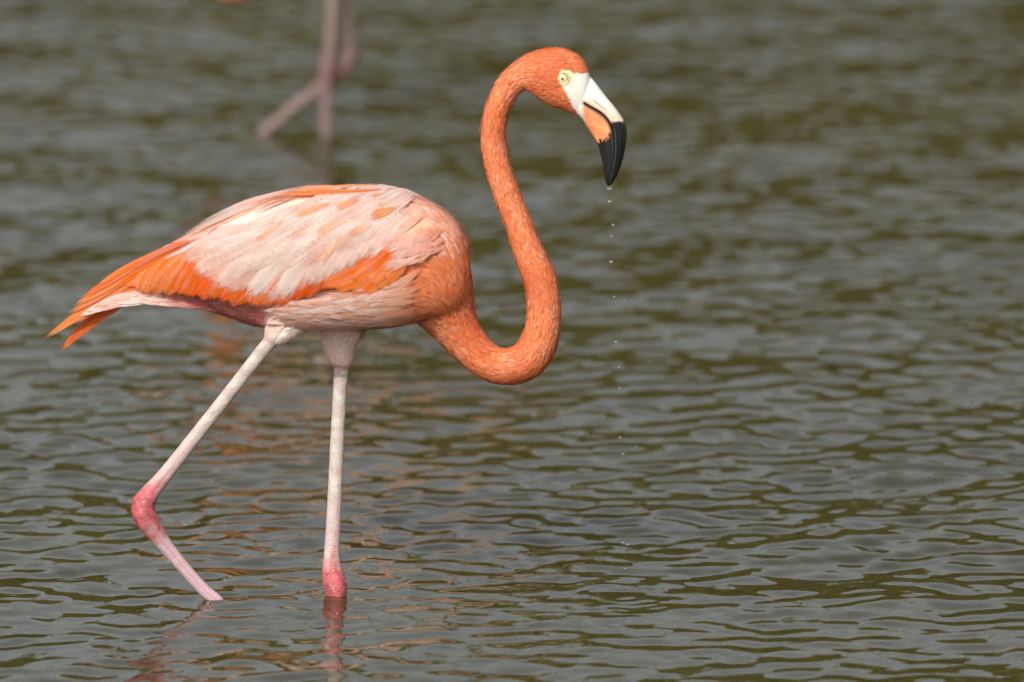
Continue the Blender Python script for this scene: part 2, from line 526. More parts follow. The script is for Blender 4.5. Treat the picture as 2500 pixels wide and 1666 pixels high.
# neck and head: centre x, y, in-plane radius, width ratio; from the nape on, explicit edge pairs
NECK = np.array([
    (1010, 610, 108, .95), (1044, 668, 102, .95), (1068, 718, 92, .92), (1090, 757, 74, .90), (1108, 790, 59, .90), (1128, 820, 50, .90),
    (1150, 847, 45, .92), (1179, 874, 42.5, .93), (1214, 892, 43, .93), (1254, 893, 44.5, .93), (1288, 877, 46, .92),
    (1313, 842, 45, .92), (1325, 800, 42, .92), (1328, 757, 40.5, .92), (1325, 718, 40, .92), (1316, 677, 39.5, .92),
    (1297, 631, 37, .92), (1278, 583, 34, .92), (1263, 539, 32.5, .92), (1245, 495, 31.5, .92), (1225, 439, 31, .92),
    (1213, 396, 30.5, .92), (1205, 345, 30, .92), (1206, 304, 29.5, .92), (1213, 270, 29.5, .92), (1223, 246, 29.5, .92),
    (1236, 221, 31, .90), (1252, 202, 33, .86)], float)
HEAD = np.array([  # outer x,y, inner x,y, half width
    (1254, 155, 1287, 220, 31), (1280, 137, 1299, 230, 35), (1309, 125, 1317, 243, 38), (1341, 118, 1342, 257, 40), (1372, 119, 1369, 266, 40),
    (1403, 130, 1394, 275, 36), (1422, 146, 1407, 281, 31), (1434, 166, 1416, 285, 26), (1440, 186, 1421, 285, 21), (1446, 202, 1428, 280, 14)], float)
_t = np.gradient(NECK[:, :2], axis=0); _t /= np.linalg.norm(_t, axis=1)[:, None]
_n = np.stack([_t[:, 1], -_t[:, 0]], 1)
_pairs = np.c_[NECK[:, :2] - _n * NECK[:, 2:3], NECK[:, :2] + _n * NECK[:, 2:3], NECK[:, 2] * NECK[:, 3]]
# which edge is the outer (nape) one: keep the pair order the same all along
if np.hypot(*(_pairs[-1, :2] - HEAD[0, :2])) > np.hypot(*(_pairs[-1, 2:4] - HEAD[0, :2])):
    _pairs[:, :4] = _pairs[:, [2, 3, 0, 1]]
_pairs = np.r_[_pairs, HEAD]
_cen = (_pairs[:, :2] + _pairs[:, 2:4]) / 2
NP_ = catmull(np.c_[_cen, _pairs], 260)[:, 2:]
NECK_S = np.c_[(NP_[:, :2] + NP_[:, 2:4]) / 2, np.hypot(NP_[:, 0] - NP_[:, 2], NP_[:, 1] - NP_[:, 3]) / 2, NP_[:, 4]]

# legs: x, y, in-plane radius, Y, width ratio
LEG_NEAR = np.array([
    (775, 700, 46, -.046, .7), (728, 756, 50, -.048, .75), (688, 802, 38, -.052, .85), (668, 824, 25, -.054, .88), (658, 836, 18.5, -.055, .85), (640, 858, 17.5, -.055, .85), (600, 909, 17, -.052, .85), (540, 986, 17, -.047, .85),
    (480, 1062, 17.2, -.042, .85), (430, 1126, 18, -.037, .85), (395, 1170, 19.5, -.034, .88), (368, 1202, 23, -.031, .95), (352, 1226, 28.5, -.029, 1.0),
    (350, 1248, 30, -.028, 1.0), (361, 1273, 29, -.027, .98), (378, 1299, 24, -.025, .92), (398, 1326, 20, -.023, .86), (425, 1358, 17, -.021, .82), (460, 1400, 16, -.019, .8),
    (500, 1443, 16, -.017, .8), (527, 1466, 16.5, -.016, .8), (580, 1525, 16, -.014, .8), (640, 1592, 17, -.012, .9), (668, 1622, 20, -.012, 1.)], float)
LEG_FAR = np.array([
    (850, 740, 66, .045, .8), (838, 790, 59, .045, .8), (829, 838, 45, .043, .8), (834, 880, 29, .041, .85), (834, 894, 20.5, .040, .85), (832, 920, 18.3, .039, .85),
    (828, 985, 17.2, .036, .85), (823, 1080, 17.2, .031, .85), (819, 1170, 17.6, .027, .85), (815, 1260, 18.2, .023, .85), (811, 1330, 19, .021, .85), (810, 1362, 20.5, .019, .9), (811, 1392, 25, .018, .95),
    (816, 1420, 29, .017, 1.0), (820, 1442, 28, .016, 1.0), (820, 1468, 23, .015, .95), (819, 1500, 18, .015, .85), (815, 1560, 16, .014, .8), (808, 1680, 16, .012, .8),
    (802, 1800, 16, .010, .8), (798, 1905, 18, .010, .9), (797, 1938, 20, .010, 1.)], float)

def neck_loft(shift=None, k=36):
    a, b = P(NP_[:, 0], NP_[:, 1]), P(NP_[:, 2], NP_[:, 3])
    if shift is not None: a = a + shift; b = b + shift
    th = np.linspace(0, 2 * np.pi, k, endpoint=False)
    c, h = (a + b) / 2, (a - b) / 2
    rings = c[:, None] + h[:, None] * np.cos(th)[None, :, None] + np.array([0, 1.0, 0]) * (NP_[:, 4:5] * PX * np.sin(th))[..., None]
    return ring_loft(rings)

def leg_tube(leg, n=150):
    c = catmull(leg, n)
    return tube(P(c[:, 0], c[:, 1], c[:, 3]), c[:, 2] * PX, c[:, 2] * PX * c[:, 4], 20)

def toe(base, tip, r):
    c = np.linspace(base, tip, 12); c[:, 2] += 0.006 * np.sin(np.linspace(0, 3.1, 12))
    rr = r * np.linspace(1.1, .55, 12)
    t = (np.asarray(tip) - base); t /= np.linalg.norm(t)
    n1 = np.cross(t, (0, 0, 1.0)); n1 /= np.linalg.norm(n1); n2 = np.cross(n1, t)
    th = np.linspace(0, 2 * np.pi, 10, endpoint=False)
    return ring_loft(c[:, None] + rr[:, None, None] * (n1 * np.cos(th)[:, None] + n2 * np.sin(th)[:, None]))

def foot(at, lift):
    at = np.asarray(at)
    out = []
    for a in (-0.5, 0.0, 0.5, 3.0):
        ln = 0.075 if abs(a) < 1 else 0.03
        out.append(toe(at, at + np.array([math.cos(a) * ln, math.sin(a) * ln, -lift]), 0.0055))
    return out

def torso_loft(shift=(0, 0, 0)):
    rings = []
    for i in range(0, 120, 2):
        T, B, W = _TT[i], _TB[i], _TW[i]
        th = np.linspace(0, 2 * np.pi, 40, endpoint=False)
        zc, H = (T + B) / 2, (B - T) / 2
        ring = P(np.full(40, _tx[i]), zc - H * np.cos(th), 0.0)
        ring[:, 1] = W * PX * girth(-np.cos(th)) * np.sign(np.sin(th))
        rings.append(ring + np.array(shift))
    return ring_loft(rings)

def remesh(name, parts, voxel, smooth_it=6):
    v, f = merge(parts)
    me = bpy.data.meshes.new(name + '_raw'); me.from_pydata(v.tolist(), [], f)
    o = bpy.data.objects.new(name + '_raw', me); col.objects.link(o)
    md = o.modifiers.new('r', 'REMESH'); md.mode = 'VOXEL'; md.voxel_size = voxel; md.adaptivity = 0.0
    sm = o.modifiers.new('s', 'SMOOTH'); sm.factor = 0.5; sm.iterations = smooth_it
    dg = bpy.context.evaluated_depsgraph_get()
    out = bpy.data.meshes.new_from_object(o.evaluated_get(dg))
    bpy.data.objects.remove(o); bpy.data.meshes.remove(me)
    out.name = name
    out.polygons.foreach_set('use_smooth', np.ones(len(out.polygons), bool))
    out.update()
    return out

def mesh_arrays(me):
    n = len(me.vertices)
    co = np.empty(n * 3, np.float32); me.vertices.foreach_get('co', co)
    no = np.empty(n * 3, np.float32); me.vertices.foreach_get('normal', no)
    return co.reshape(-1, 3).astype(float), no.reshape(-1, 3).astype(float)

def poly_dist(q, pts):
    """distance of rows q (n,2) to polyline pts (m,2); returns distance, index position"""
    best = np.full(len(q), 1e9); pos = np.zeros(len(q)); side = np.zeros(len(q))
    for i in range(len(pts) - 1):
        a, b = pts[i], pts[i + 1]; d = b - a; L2 = (d * d).sum()
        t = np.clip(((q - a) @ d) / L2, 0, 1)
        w = q - (a + t[:, None] * d)
        dd = np.sqrt((w ** 2).sum(1))
        m = dd < best
        best[m] = dd[m]; pos[m] = i + t[m]; side[m] = ((w[:, 0] * d[1] - w[:, 1] * d[0]) / math.sqrt(L2))[m]
    return best, pos, side

# plumage colours (base colours of the feathers themselves)
C_ORANGE = np.array([0.745, 0.225, 0.084])
C_DEEP = np.array([0.64, 0.125, 0.035])
C_PEACH = np.array([0.80, 0.42, 0.28])
C_PINK = np.array([0.80, 0.53, 0.45])
C_PALE = np.array([0.83, 0.63, 0.565])
C_WHITE = np.array([0.84, 0.735, 0.67])
C_ROSE = np.array([0.52, 0.155, 0.14])
C_LEG = np.array([0.51, 0.45, 0.40])
C_LEGPINK = np.array([0.55, 0.38, 0.37])
C_RED = np.array([0.47, 0.105, 0.112])

def body_zone(co):
    """per-vertex colour, wetness, bare-leg mask and bare-face mask for the bird's body"""
    px, py = PIX(co)
    q = np.stack([px, py], 1)
    n = len(q)
    c = np.tile(C_ORANGE, (n, 1)); wet = np.zeros(n)
    # torso gradient: orange breast, pink belly and flank, pale rump
    rear = sstep(1030, 900, px)
    c = mix(c, C_PINK, rear)
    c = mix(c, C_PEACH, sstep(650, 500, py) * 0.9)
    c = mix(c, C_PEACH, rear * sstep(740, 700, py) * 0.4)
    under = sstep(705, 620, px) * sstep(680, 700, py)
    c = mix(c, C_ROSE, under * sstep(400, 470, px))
    c = mix(c, C_PALE, sstep(430, 380, px) * 0.9)
    dn, pn, _ = poly_dist(q, NECK_S[:, :2])
    rn = np.interp(pn, np.arange(len(NECK_S)), NECK_S[:, 2])
    neck = (dn < rn * 1.3) & (pn > 25) & (px > 1020)
    c[neck] = C_ORANGE
    # bare face: from the eye to the bill
    face_line = np.array([(1450, 176), (1424, 181), (1404, 178), (1392, 170), (1372, 170), (1362, 186), (1369, 205), (1380, 223), (1390, 243), (1396, 258), (1417, 288), (1470, 330), (1500, 200)], float)
    def inside(poly):
        r = np.zeros(n, bool); j = len(poly) - 1
        for i in range(len(poly)):
            (xi, yi), (xj, yj) = poly[i], poly[j]
            r ^= ((yi > py) != (yj > py)) & (px < (xj - xi) * (py - yi) / (yj - yi + 1e-12) + xi); j = i
        return r
    face = inside(face_line) & (px > 1340) & (py < 340)
    c[face] = np.array([0.77, 0.74, 0.66])
    de = np.hypot(px - 1376, py - 186)
    ye = face & (de < 40)
    c[ye] = mix(np.array([0.60, 0.57, 0.35]), np.array([0.77, 0.74, 0.66]), sstep(18, 36, de[ye]))
    # legs
    bare = np.zeros(n, bool)
    for leg, start, knob, near in ((LEG_NEAR, (664, 828), 1240, True), (LEG_FAR, (834, 892), 1420, False)):
        lc = catmull(leg, 140)
        dl, pl, sl = poly_dist(q, lc[:, :2])
        rl = np.interp(pl, np.arange(140), lc[:, 2]); yy = np.interp(pl, np.arange(140), lc[:, 1])
        onleg = (dl < rl * 1.5 + 4) & (yy > start[1])
        if near: onleg &= (yy > 829)
        thigh = (dl < rl * 1.35 + 6) & (yy <= start[1] + 1) & (py > (742 if near else 806))
        wt = thigh * sstep(rl * 1.35 + 8, rl * 0.95, dl) * (sstep(740, 800, py) if near else sstep(804, 830, py))
        wt = np.where(thigh & (py > (812 if near else 830)), 1.0, wt)
        c = mix(c, C_WHITE if near else C_PALE, wt)
        cc = np.tile(C_LEG, (n, 1)) * (0.86 + 0.28 * fnoise(co, 260, 6, 3))[:, None]
        cc = mix(cc, np.array([.46, .34, .33]), sstep(.55, .8, fnoise(co, 95, 12, 2)) * .5)
        cc = mix(cc, C_LEGPINK, sstep(knob - 260, knob - 60, yy) * 0.8)
        cc = mix(cc, C_LEGPINK * np.array([1, 1, 1.12]), sstep(knob + 50, knob + 90, yy))
        yn = yy + 34 * (fnoise(co, 160, 8) - .5) + 26 * np.exp(-((sl / rl - 0.1) / 0.3) ** 2)
        kn = sstep(knob - 74, knob - 18, yn) * (1 - sstep(knob + 42, knob + 96, yn))
        cc = mix(cc, C_RED * (0.7 + 0.6 * fnoise(co, 420, 5, 3))[:, None], kn)
        vein = np.exp(-((sl / rl - (-0.25 if near else 0.38)) / 0.13) ** 2) * sstep(knob - 520, knob - 60, yy) * sstep(2000, 1000, py) * 0
        vein = np.exp(-((sl / rl - (0.05 if near else 0.42)) / 0.12) ** 2) * (0.25 + 0.6 * sstep(knob - 180, knob - 30, yy)) 
        cc = mix(cc, np.array([0.48, 0.12, 0.13]), vein * 0.75)
        collar = np.exp(-((yy - start[1] - 6) / 7) ** 2)
        cc = mix(cc, np.array([0.40, 0.10, 0.16]), collar * (0.35 if near else 0.7))
        c[onleg] = cc[onleg]; bare |= onleg
        wet[onleg] = (sstep(knob - 60, knob - 20, yy) )[onleg]
    return c, wet, bare, face, neck, px, py, pn

def finish_body(me, off=(0, 0, 0)):
    co, no = mesh_arrays(me)
    z = body_zone(co)
    c, wet, bare, face = z[:4]
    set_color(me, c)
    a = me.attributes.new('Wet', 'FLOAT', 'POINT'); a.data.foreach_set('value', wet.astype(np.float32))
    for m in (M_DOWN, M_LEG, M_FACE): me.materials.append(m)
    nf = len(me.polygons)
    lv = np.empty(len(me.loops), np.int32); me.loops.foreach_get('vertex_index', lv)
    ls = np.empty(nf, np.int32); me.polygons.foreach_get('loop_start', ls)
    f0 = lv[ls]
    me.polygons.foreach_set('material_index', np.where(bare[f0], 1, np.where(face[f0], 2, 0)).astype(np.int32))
    me.update()
    return co, no, z

# ------------------------------------------------------------------ the wading flamingo
flamingo = bpy.data.objects.new('flamingo', None)
col.objects.link(flamingo)
tag(flamingo, 'orange-pink flamingo striding through the water with dripping bill and pale folded wing', 'flamingo', 'flamingos wading in the lagoon')

near_end, far_end = P(668, 1622, -.012), P(797, 1938, .010)
parts = [torso_loft(), neck_loft(), leg_tube(LEG_NEAR), leg_tube(LEG_FAR)] + foot(near_end, 0.05) + foot(far_end, -0.002)
body_me = remesh('body', parts, 0.0019, 7)
bco, bno, BZ = finish_body(body_me)
body = link('body', body_me, None, flamingo)

# ---- bill: upper and lower mandible meeting along the gape
TOPB = np.array([(1430, 178), (1444, 190), (1458, 207), (1472, 226), (1487, 245), (1503, 264), (1517, 284), (1526, 298), (1530, 316), (1530.5, 340), (1526, 371), (1517, 404), (1505, 434), (1495, 450), (1487, 455)], float)
MID = np.array([(1402, 235), (1413, 240), (1424, 246), (1441, 256), (1460, 266), (1475, 276), (1486, 289), (1493, 303), (1497, 320), (1499.5, 342), (1500, 372), (1496.5, 402), (1491, 430), (1487.5, 446), (1486, 454)], float)
LOWB = np.array([(1408, 280), (1415, 285), (1421, 291), (1427, 300), (1433, 312), (1441, 324), (1449, 335), (1457, 348), (1462, 361), (1467, 381), (1471.5, 404), (1474, 424), (1478, 443), (1482, 452), (1485.5, 455)], float)
BW = np.array([22, 25.5, 26.5, 25.5, 24.5, 23.5, 23, 22.5, 22, 21, 19, 15.5, 11, 6, 1.5])

def mandible(edge, upper):
    nU, nV = 90, 17
    E = np.stack([np.interp(np.linspace(0, 14, nU), np.arange(15), edge[:, k]) for k in (0, 1)], 1)
    M = np.stack([np.interp(np.linspace(0, 14, nU), np.arange(15), MID[:, k]) for k in (0, 1)], 1)
    ker = np.ones(7) / 7
    for A in (E, M):
        for k in (0, 1):
            s = np.convolve(np.pad(A[:, k], 3, mode='edge'), ker, 'valid'); A[3:-3, k] = s[3:-3]
    W = np.interp(np.linspace(0, 14, nU), np.arange(15), BW)
    s = np.concatenate([-np.linspace(0, 1, nV)[:0:-1] + 0, np.linspace(0, 1, nV)])   # unused shape helper
    ring = []
    ss = np.linspace(0, 1, nV)
    pw = 0.62 if upper else 0.55
    prof = (1 - ss ** 2.2) ** pw
    # gape groove and, on the upper half, a ridge line along the nostril furrow
    prof *= 1 - 0.16 * np.exp(-(ss / 0.07) ** 2)
    if upper: prof *= 1 - 0.07 * np.exp(-((ss - 0.36) / 0.05) ** 2)
    else: prof *= 1 - 0.05 * np.exp(-((ss - 0.22) / 0.05) ** 2)
    base = M[:, None] * (1 - ss)[None, :, None] + E[:, None] * ss[None, :, None]
    if upper: base0 = base
    right = P(base[..., 0], base[..., 1], 0.0); left = right.copy()
    yw = (W[:, None] * prof[None, :]) * PX
    right[..., 1] = -yw; left[..., 1] = yw
    rings = np.concatenate([right, left[:, -2:0:-1] if False else left[:, ::-1][:, 1:]], 1)   # right gape -> ridge -> left gape
    v, f = ring_loft(rings)
    me = new_mesh('mandible', v, f)
    px, py = PIX(v)
    S = np.concatenate([ss, ss[::-1][1:]]); S = np.tile(S, nU); U = np.repeat(np.linspace(0, 1, nU), rings.shape[1])
    white, peach = np.array([0.77, 0.74, 0.66]), np.array([0.76, 0.52, 0.38])
    black = np.array([0.012, 0.012, 0.013])
    jag = 5.0 * (fnoise(v, 900, 3, 2) - 0.5) * 2
    if upper:
        c = mix(np.tile(white, (len(v), 1)), peach, sstep(245, 285, py + 0.35 * (1470 - px)) * 0.9)
        c = mix(c, np.array([0.80, 0.50, 0.36]), np.exp(-((S - 0.16) / 0.20) ** 2) * sstep(1415, 1445, px) * 0.85)
        furrow = np.exp(-((S - 0.37) / 0.035) ** 2) * sstep(1445, 1452, px) * (1 - sstep(1477, 1484, px)) * (py < 275)
        c = mix(c, np.array([0.16, 0.07, 0.03]), furrow * 0.85)
        bl = sstep(296, 301, py + jag + 0.10 * (px - 1500)) 
    else:
        c = np.tile(np.array([0.80, 0.72, 0.62]), (len(v), 1))
        orange = sstep(1414, 1428, px - 0.10 * (py - 250)) 
        c = mix(c, np.array([0.80, 0.29, 0.13]) * (0.85 + 0.3 * fnoise(v, 250, 9))[:, None], orange)
        bl = sstep(-3, 3, (py - 330) * 0.80 + (px - 1484) * 0.62 + jag * 1.5)
        bl = np.maximum(bl, sstep(0.16, 0.10, S) * sstep(1416, 1428, px))
    c = mix(c, black, bl)
    gape = np.exp(-(S / 0.045) ** 2) * sstep(1405, 1420, px)
    c = mix(c, black, gape)
    ridge = np.exp(-((S - (0.10 if upper else 0.10)) / 0.03) ** 2) * bl * sstep(300, 330, py)
    c = mix(c, np.array([0.10, 0.095, 0.09]), ridge * 0.8)
    set_color(me, c)
    return me

upper = link('upper_mandible', mandible(TOPB, True), M_BILL, flamingo)
lower = link('lower_mandible', mandible(LOWB, False), M_BILL, flamingo)

# ---- eyes
def dome(cx, cy, r, y0, h, n=24, rings=8):
    """low dome facing -Y at photo pixel cx,cy"""
    v = [P(cx, cy, 0.0) * [1, 0, 1] + [0, y0 - h, 0]]; f = []
    c0 = P(cx, cy, 0.0)
    for i in range(1, rings + 1):
        a = i / rings * math.pi / 2
        for k in range(n):
            t = 2 * math.pi * k / n
            v.append([c0[0] + r * PX * math.sin(a) * math.cos(t), y0 - h * math.cos(a), c0[2] + r * PX * math.sin(a) * math.sin(t)])
    for k in range(n): f.append((0, 1 + (k + 1) % n, 1 + k))
    for i in range(rings - 1):
        for k in range(n):
            a, b = 1 + i * n + k, 1 + i * n + (k + 1) % n
            f.append((a, b, b + n, a + n))
    return np.array(v), f

# depth of the head skin at the eye, read from the body mesh
sel = (np.hypot(BZ[5] - 1375, BZ[6] - 186) < 14) & (bco[:, 1] < 0)
EY = bco[sel][:, 1].mean()
M_IRIS = mat_plain('iris_yellow', (0.60, 0.56, 0.34), 0.12)
M_PUPIL = mat_plain('pupil_black', (0.006, 0.006, 0.006), 0.08)
M_RING = mat_plain('eye_ring_skin', (0.56, 0.50, 0.27), 0.4)

def torus(cx, cy, R1, r2, y0, n=40, k=8):
    c0 = P(cx, cy, 0.0); v = []; f = []
    for i in range(n):
        a = 2 * math.pi * i / n
        for j in range(k):
            b = 2 * math.pi * j / k
            rr = (R1 + r2 * math.cos(b)) * PX
            v.append([c0[0] + rr * math.cos(a), y0 - r2 * PX * math.sin(b), c0[2] + rr * math.sin(a)])
    for i in range(n):
        for j in range(k):
            f.append((i * k + j, ((i + 1) % n) * k + j, ((i + 1) % n) * k + (j + 1) % k, i * k + (j + 1) % k))
    return np.array(v), f

for sgn in (1, -1):
    def side(vf):
        v, f = vf; v = v.copy(); v[:, 1] *= sgn
        return v, (f if sgn == 1 else [tuple(reversed(q)) for q in f])
    y0 = EY
    eye = link('eye', new_mesh('eye', *side(dome(1373, 186, 11.5, y0 + 0.0006, 3.6 * PX))), M_IRIS, flamingo)
    link('pupil', new_mesh('pupil', *side(dome(1373, 186.5, 3.2, y0 + 0.0006 - 3.25 * PX, 1.2 * PX, 14, 4))), M_PUPIL, eye)
    link('iris_rim', new_mesh('iris_rim', *side(torus(1373.5, 186, 11.8, 0.55, y0 - 0.1 * PX))), mat_plain('iris_rim_brown', (0.30, 0.20, 0.08), 0.3), eye)
    link('eye_ring', new_mesh('eye_ring', *side(torus(1374, 186, 14.6, 2.0, y0 + 0.6 * PX))), M_RING, eye)

# ---- big feathers, each a bent vane lying on the flank
def norm(v):
    return v / np.maximum(np.linalg.norm(v, axis=-1, keepdims=True), 1e-9)

FLAT = 0.35
def feather_mesh(path, w, lift0, lift1, c_root, c_tip, wing=True, point=0.5, camber=0.25, nu=14, nv=6, seed=None, twist=0.0, surf_fn=None, side_c=None):
    """path rows (px,py) root -> tip; w half width in px; lifts in px"""
    seed = rng.random() if seed is None else seed
    path = np.asarray(path, float); path = np.r_[path[:-1], path[-1:] + (path[-1:] - path[-2:-1]) * 0.14]
    c = catmull(path, nu)
    if surf_fn is None:
        p = surf(c[:, 0], c[:, 1], wing)
        e = 2.0
        dxp = surf(c[:, 0] + e, c[:, 1], wing) - surf(c[:, 0] - e, c[:, 1], wing)
        dyp = surf(c[:, 0], c[:, 1] - e, wing) - surf(c[:, 0], c[:, 1] + e, wing)
        nr = norm(np.cross(dxp, dyp))
    else:
        p, nr = surf_fn(c)
    nr = np.where(nr[:, 1:2] > 0, -nr, nr)
    u = np.linspace(0, 1, nu)
    lift = (lift0 + (lift1 - lift0) * u ** 1.3) * PX
    p = p + nr * lift[:, None]
    t = norm(np.gradient(p, axis=0))
    b = norm(np.cross(nr, t))
    prof = np.minimum(1, 0.14 + 2.0 * u) * np.where(u > 0.66, np.maximum(0, 1 - ((u - 0.66) / 0.34) ** 2) ** point, 1.0)
    prof[-1] = 0.03
    vv = np.linspace(-1, 1, nv + 1)
    hw = (w * PX) * prof
    off = b[:, None] * (hw[:, None] * vv)[..., None] - nr[:, None] * ((hw[:, None] * vv) ** 2 / (2 * 150 * PX))[..., None]
    off += nr[:, None] * ((twist * hw)[:, None] * vv)[..., None]
    pts = p[:, None] + off
    # ragged margin
    rag = rng.normal(0, 0.10, (nu, 2)) * sstep(0.5, 0.9, u)[:, None]
    pts[:, 0] += t * (rag[:, :1] * w * PX); pts[:, -1] += t * (rag[:, 1:] * w * PX)
    V = pts.reshape(-1, 3)
    idx = np.arange(nu * (nv + 1)).reshape(nu, nv + 1)
    f = np.stack([idx[:-1, :-1], idx[1:, :-1], idx[1:, 1:], idx[:-1, 1:]], -1).reshape(-1, 4)
    uu = np.repeat(u, nv + 1); v2 = np.tile(vv, nu)
    cc = mix(np.tile(c_root, (len(V), 1)), np.asarray(c_tip), sstep(0.15, 0.9, uu))
    if side_c is not None:
        cc = mix(cc, np.asarray(side_c), sstep(0.1, 0.9, np.abs(v2)) * 0.6)
    cc = cc * (1 - 0.10 * np.exp(-(v2 / 0.10) ** 2))[:, None]
    return V, f, np.clip(cc, 0, 0.92), np.stack([uu, v2, np.full(len(V), seed)], 1)

ALL_FEATHERS = []
def set_soft(me, v):
    a = me.attributes.new('Soft', 'FLOAT', 'POINT'); a.data.foreach_set('value', np.asarray(v, np.float32))

def feather(name, *a, parent=None, soft=0.0, **kw):
    V, f, cc, uvw = feather_mesh(*a, **kw)
    if name == 'scapular_feather': cc = cc * np.array([.87, .82, .80])     # rosy white
    me = new_mesh(name, V, f)
    set_color(me, cc); set_vec(me, 'Vane', uvw); set_soft(me, np.full(len(V), soft))
    o = link(name, me, M_VANE, parent or wing_obj)
    ALL_FEATHERS.append((V, f, cc, uvw, soft))
    return o

# wing: the closed shell under the feathers
WTOP = np.array([(300, 682), (360, 646), (420, 606), (520, 552), (640, 497), (760, 470), (880, 467), (940, 475), (985, 489), (1020, 503), (1040, 514), (1055, 527), (1066, 545), (1073, 567)], float)
WBOT = np.array([(300, 694), (360, 698), (414, 697), (467, 704), (525, 709), (584, 714), (640, 716), (700, 711), (760, 692), (814, 680), (888, 682), (923, 668), (973, 632), (1000, 624), (1030, 614), (1050, 603), (1064, 588), (1073, 570)], float)
def wing_shell():
    xs = np.r_[np.linspace(300, 1040, 60), np.linspace(1046, 1073, 8)]
    k = 18
    rings = []
    for x in xs:
        a, b = np.interp(x, WTOP[:, 0], WTOP[:, 1]), np.interp(x, WBOT[:, 0], WBOT[:, 1])
        q = np.linspace(0, 1, k)
        th = 7.5 * np.sin(np.pi * np.clip(q, 0.0, 1)) ** 0.35 * min(1, (1075 - x) / 60 + 0.02) ** 0.7
        py = a + (b - a) * q
        outp = surf(np.full(k, x), py, True); inn = outp.copy()
        outp[:, 1] -= th * PX; inn[:, 1] += 14 * PX
        rings.append(np.concatenate([outp, inn[::-1]]))
    v, f = ring_loft(rings)
    me = new_mesh('wing', v, f)
    px, py = PIX(v)
    c = mix(np.tile(C_DEEP, (len(v), 1)), C_PINK, sstep(640, 560, py) * sstep(420, 480, px))
    c = mix(c, C_PEACH, sstep(930, 1000, px))
    set_color(me, c)
    return me
wing_obj = link('wing', wing_shell(), M_DOWN, flamingo)
wing_obj['label'] = 'folded pale pink wing with orange coverts along its lower edge'

def jit(c, s=0.06):
    return np.clip(np.asarray(c) * (1 + rng.normal(0, s)) * (1 + rng.normal(0, s * 0.5, 3)), 0, 0.9)

# tail and primaries (orange, long)
def fly_surf(y_of):
    def fn(c):
        p = P(c[:, 0], c[:, 1], 0.0); p[:, 1] = y_of(c[:, 0]) 
        nr = np.tile(np.array([0.0, -0.93, 0.36]), (len(c), 1))
        return p, nr
    return fn
TY = lambda x: -np.interp(x, [110, 200, 300, 360, 420, 480, 560], [8, 14, 26, 44, 58, 66, 70]) * PX
TYF = lambda x: np.interp(x, [110, 200, 300, 400, 480], [6, 10, 14, 16, 20]) * PX
OR_L = np.array([0.72, 0.225, 0.075]); OR_D = np.array([0.68, 0.15, 0.045])
tail = [  # path, half width, root colour, tip colour
    ([(420, 690), (330, 716), (255, 765), (190, 815), (152, 855)], 15, OR_D, np.array([.66, .14, .035]), TYF, 0.9),
    ([(430, 684), (340, 710), (262, 752), (205, 800), (170, 838)], 14, OR_D, np.array([.62, .13, .035]), TYF, 0.9),
    ([(400, 690), (320, 722), (262, 764), (230, 786)], 16, OR_D, OR_D, TYF, 0.8),
    ([(500, 640), (420, 662), (340, 694), (268, 730), (205, 770)], 12, OR_L, OR_L, TY, 0.8),
    ([(500, 618), (420, 645), (330, 690), (240, 746), (158, 795)], 14, OR_D, OR_L, TY, 0.9),
    ([(520, 592), (420, 627), (320, 680), (215, 752), (115, 822)], 15, OR_D, OR_L, TY, 0.9),
    ([(520, 580), (420, 615), (320, 668), (235, 724), (172, 762)], 13, OR_D, OR_L, TY, 0.9),
    ([(520, 566), (420, 604), (330, 653), (255, 702), (186, 742)], 13, OR_D, OR_L, TY, 0.9),
    ([(520, 560), (430, 590), (345, 633), (270, 681), (203, 724)], 11, np.array([.64, .15, .07]), OR_D, TY, 0.9),
    ([(500, 566), (420, 595), (350, 628), (290, 662), (236, 697)], 9, np.array([.62, .18, .10]), OR_L, TY, 0.9),
    ([(500, 596), (430, 622), (370, 655), (318, 690)], 15, OR_L, np.array([.76, .33, .14]), TY, 0.7),
    ([(500, 622), (440, 644), (390, 672), (345, 698)], 15, OR_L, OR_L, TY, 0.6),
]
for i, (pth, w, c0, c1, yf, pt) in enumerate(tail):
    lf = 1 + i * 0.4 if yf is TY else 1 + i * 0.7
    feather('tail_feather', pth, w, lf, lf + 1, jit(c0), jit(c1), point=pt, surf_fn=fly_surf(yf), camber=0.35, parent=flamingo)

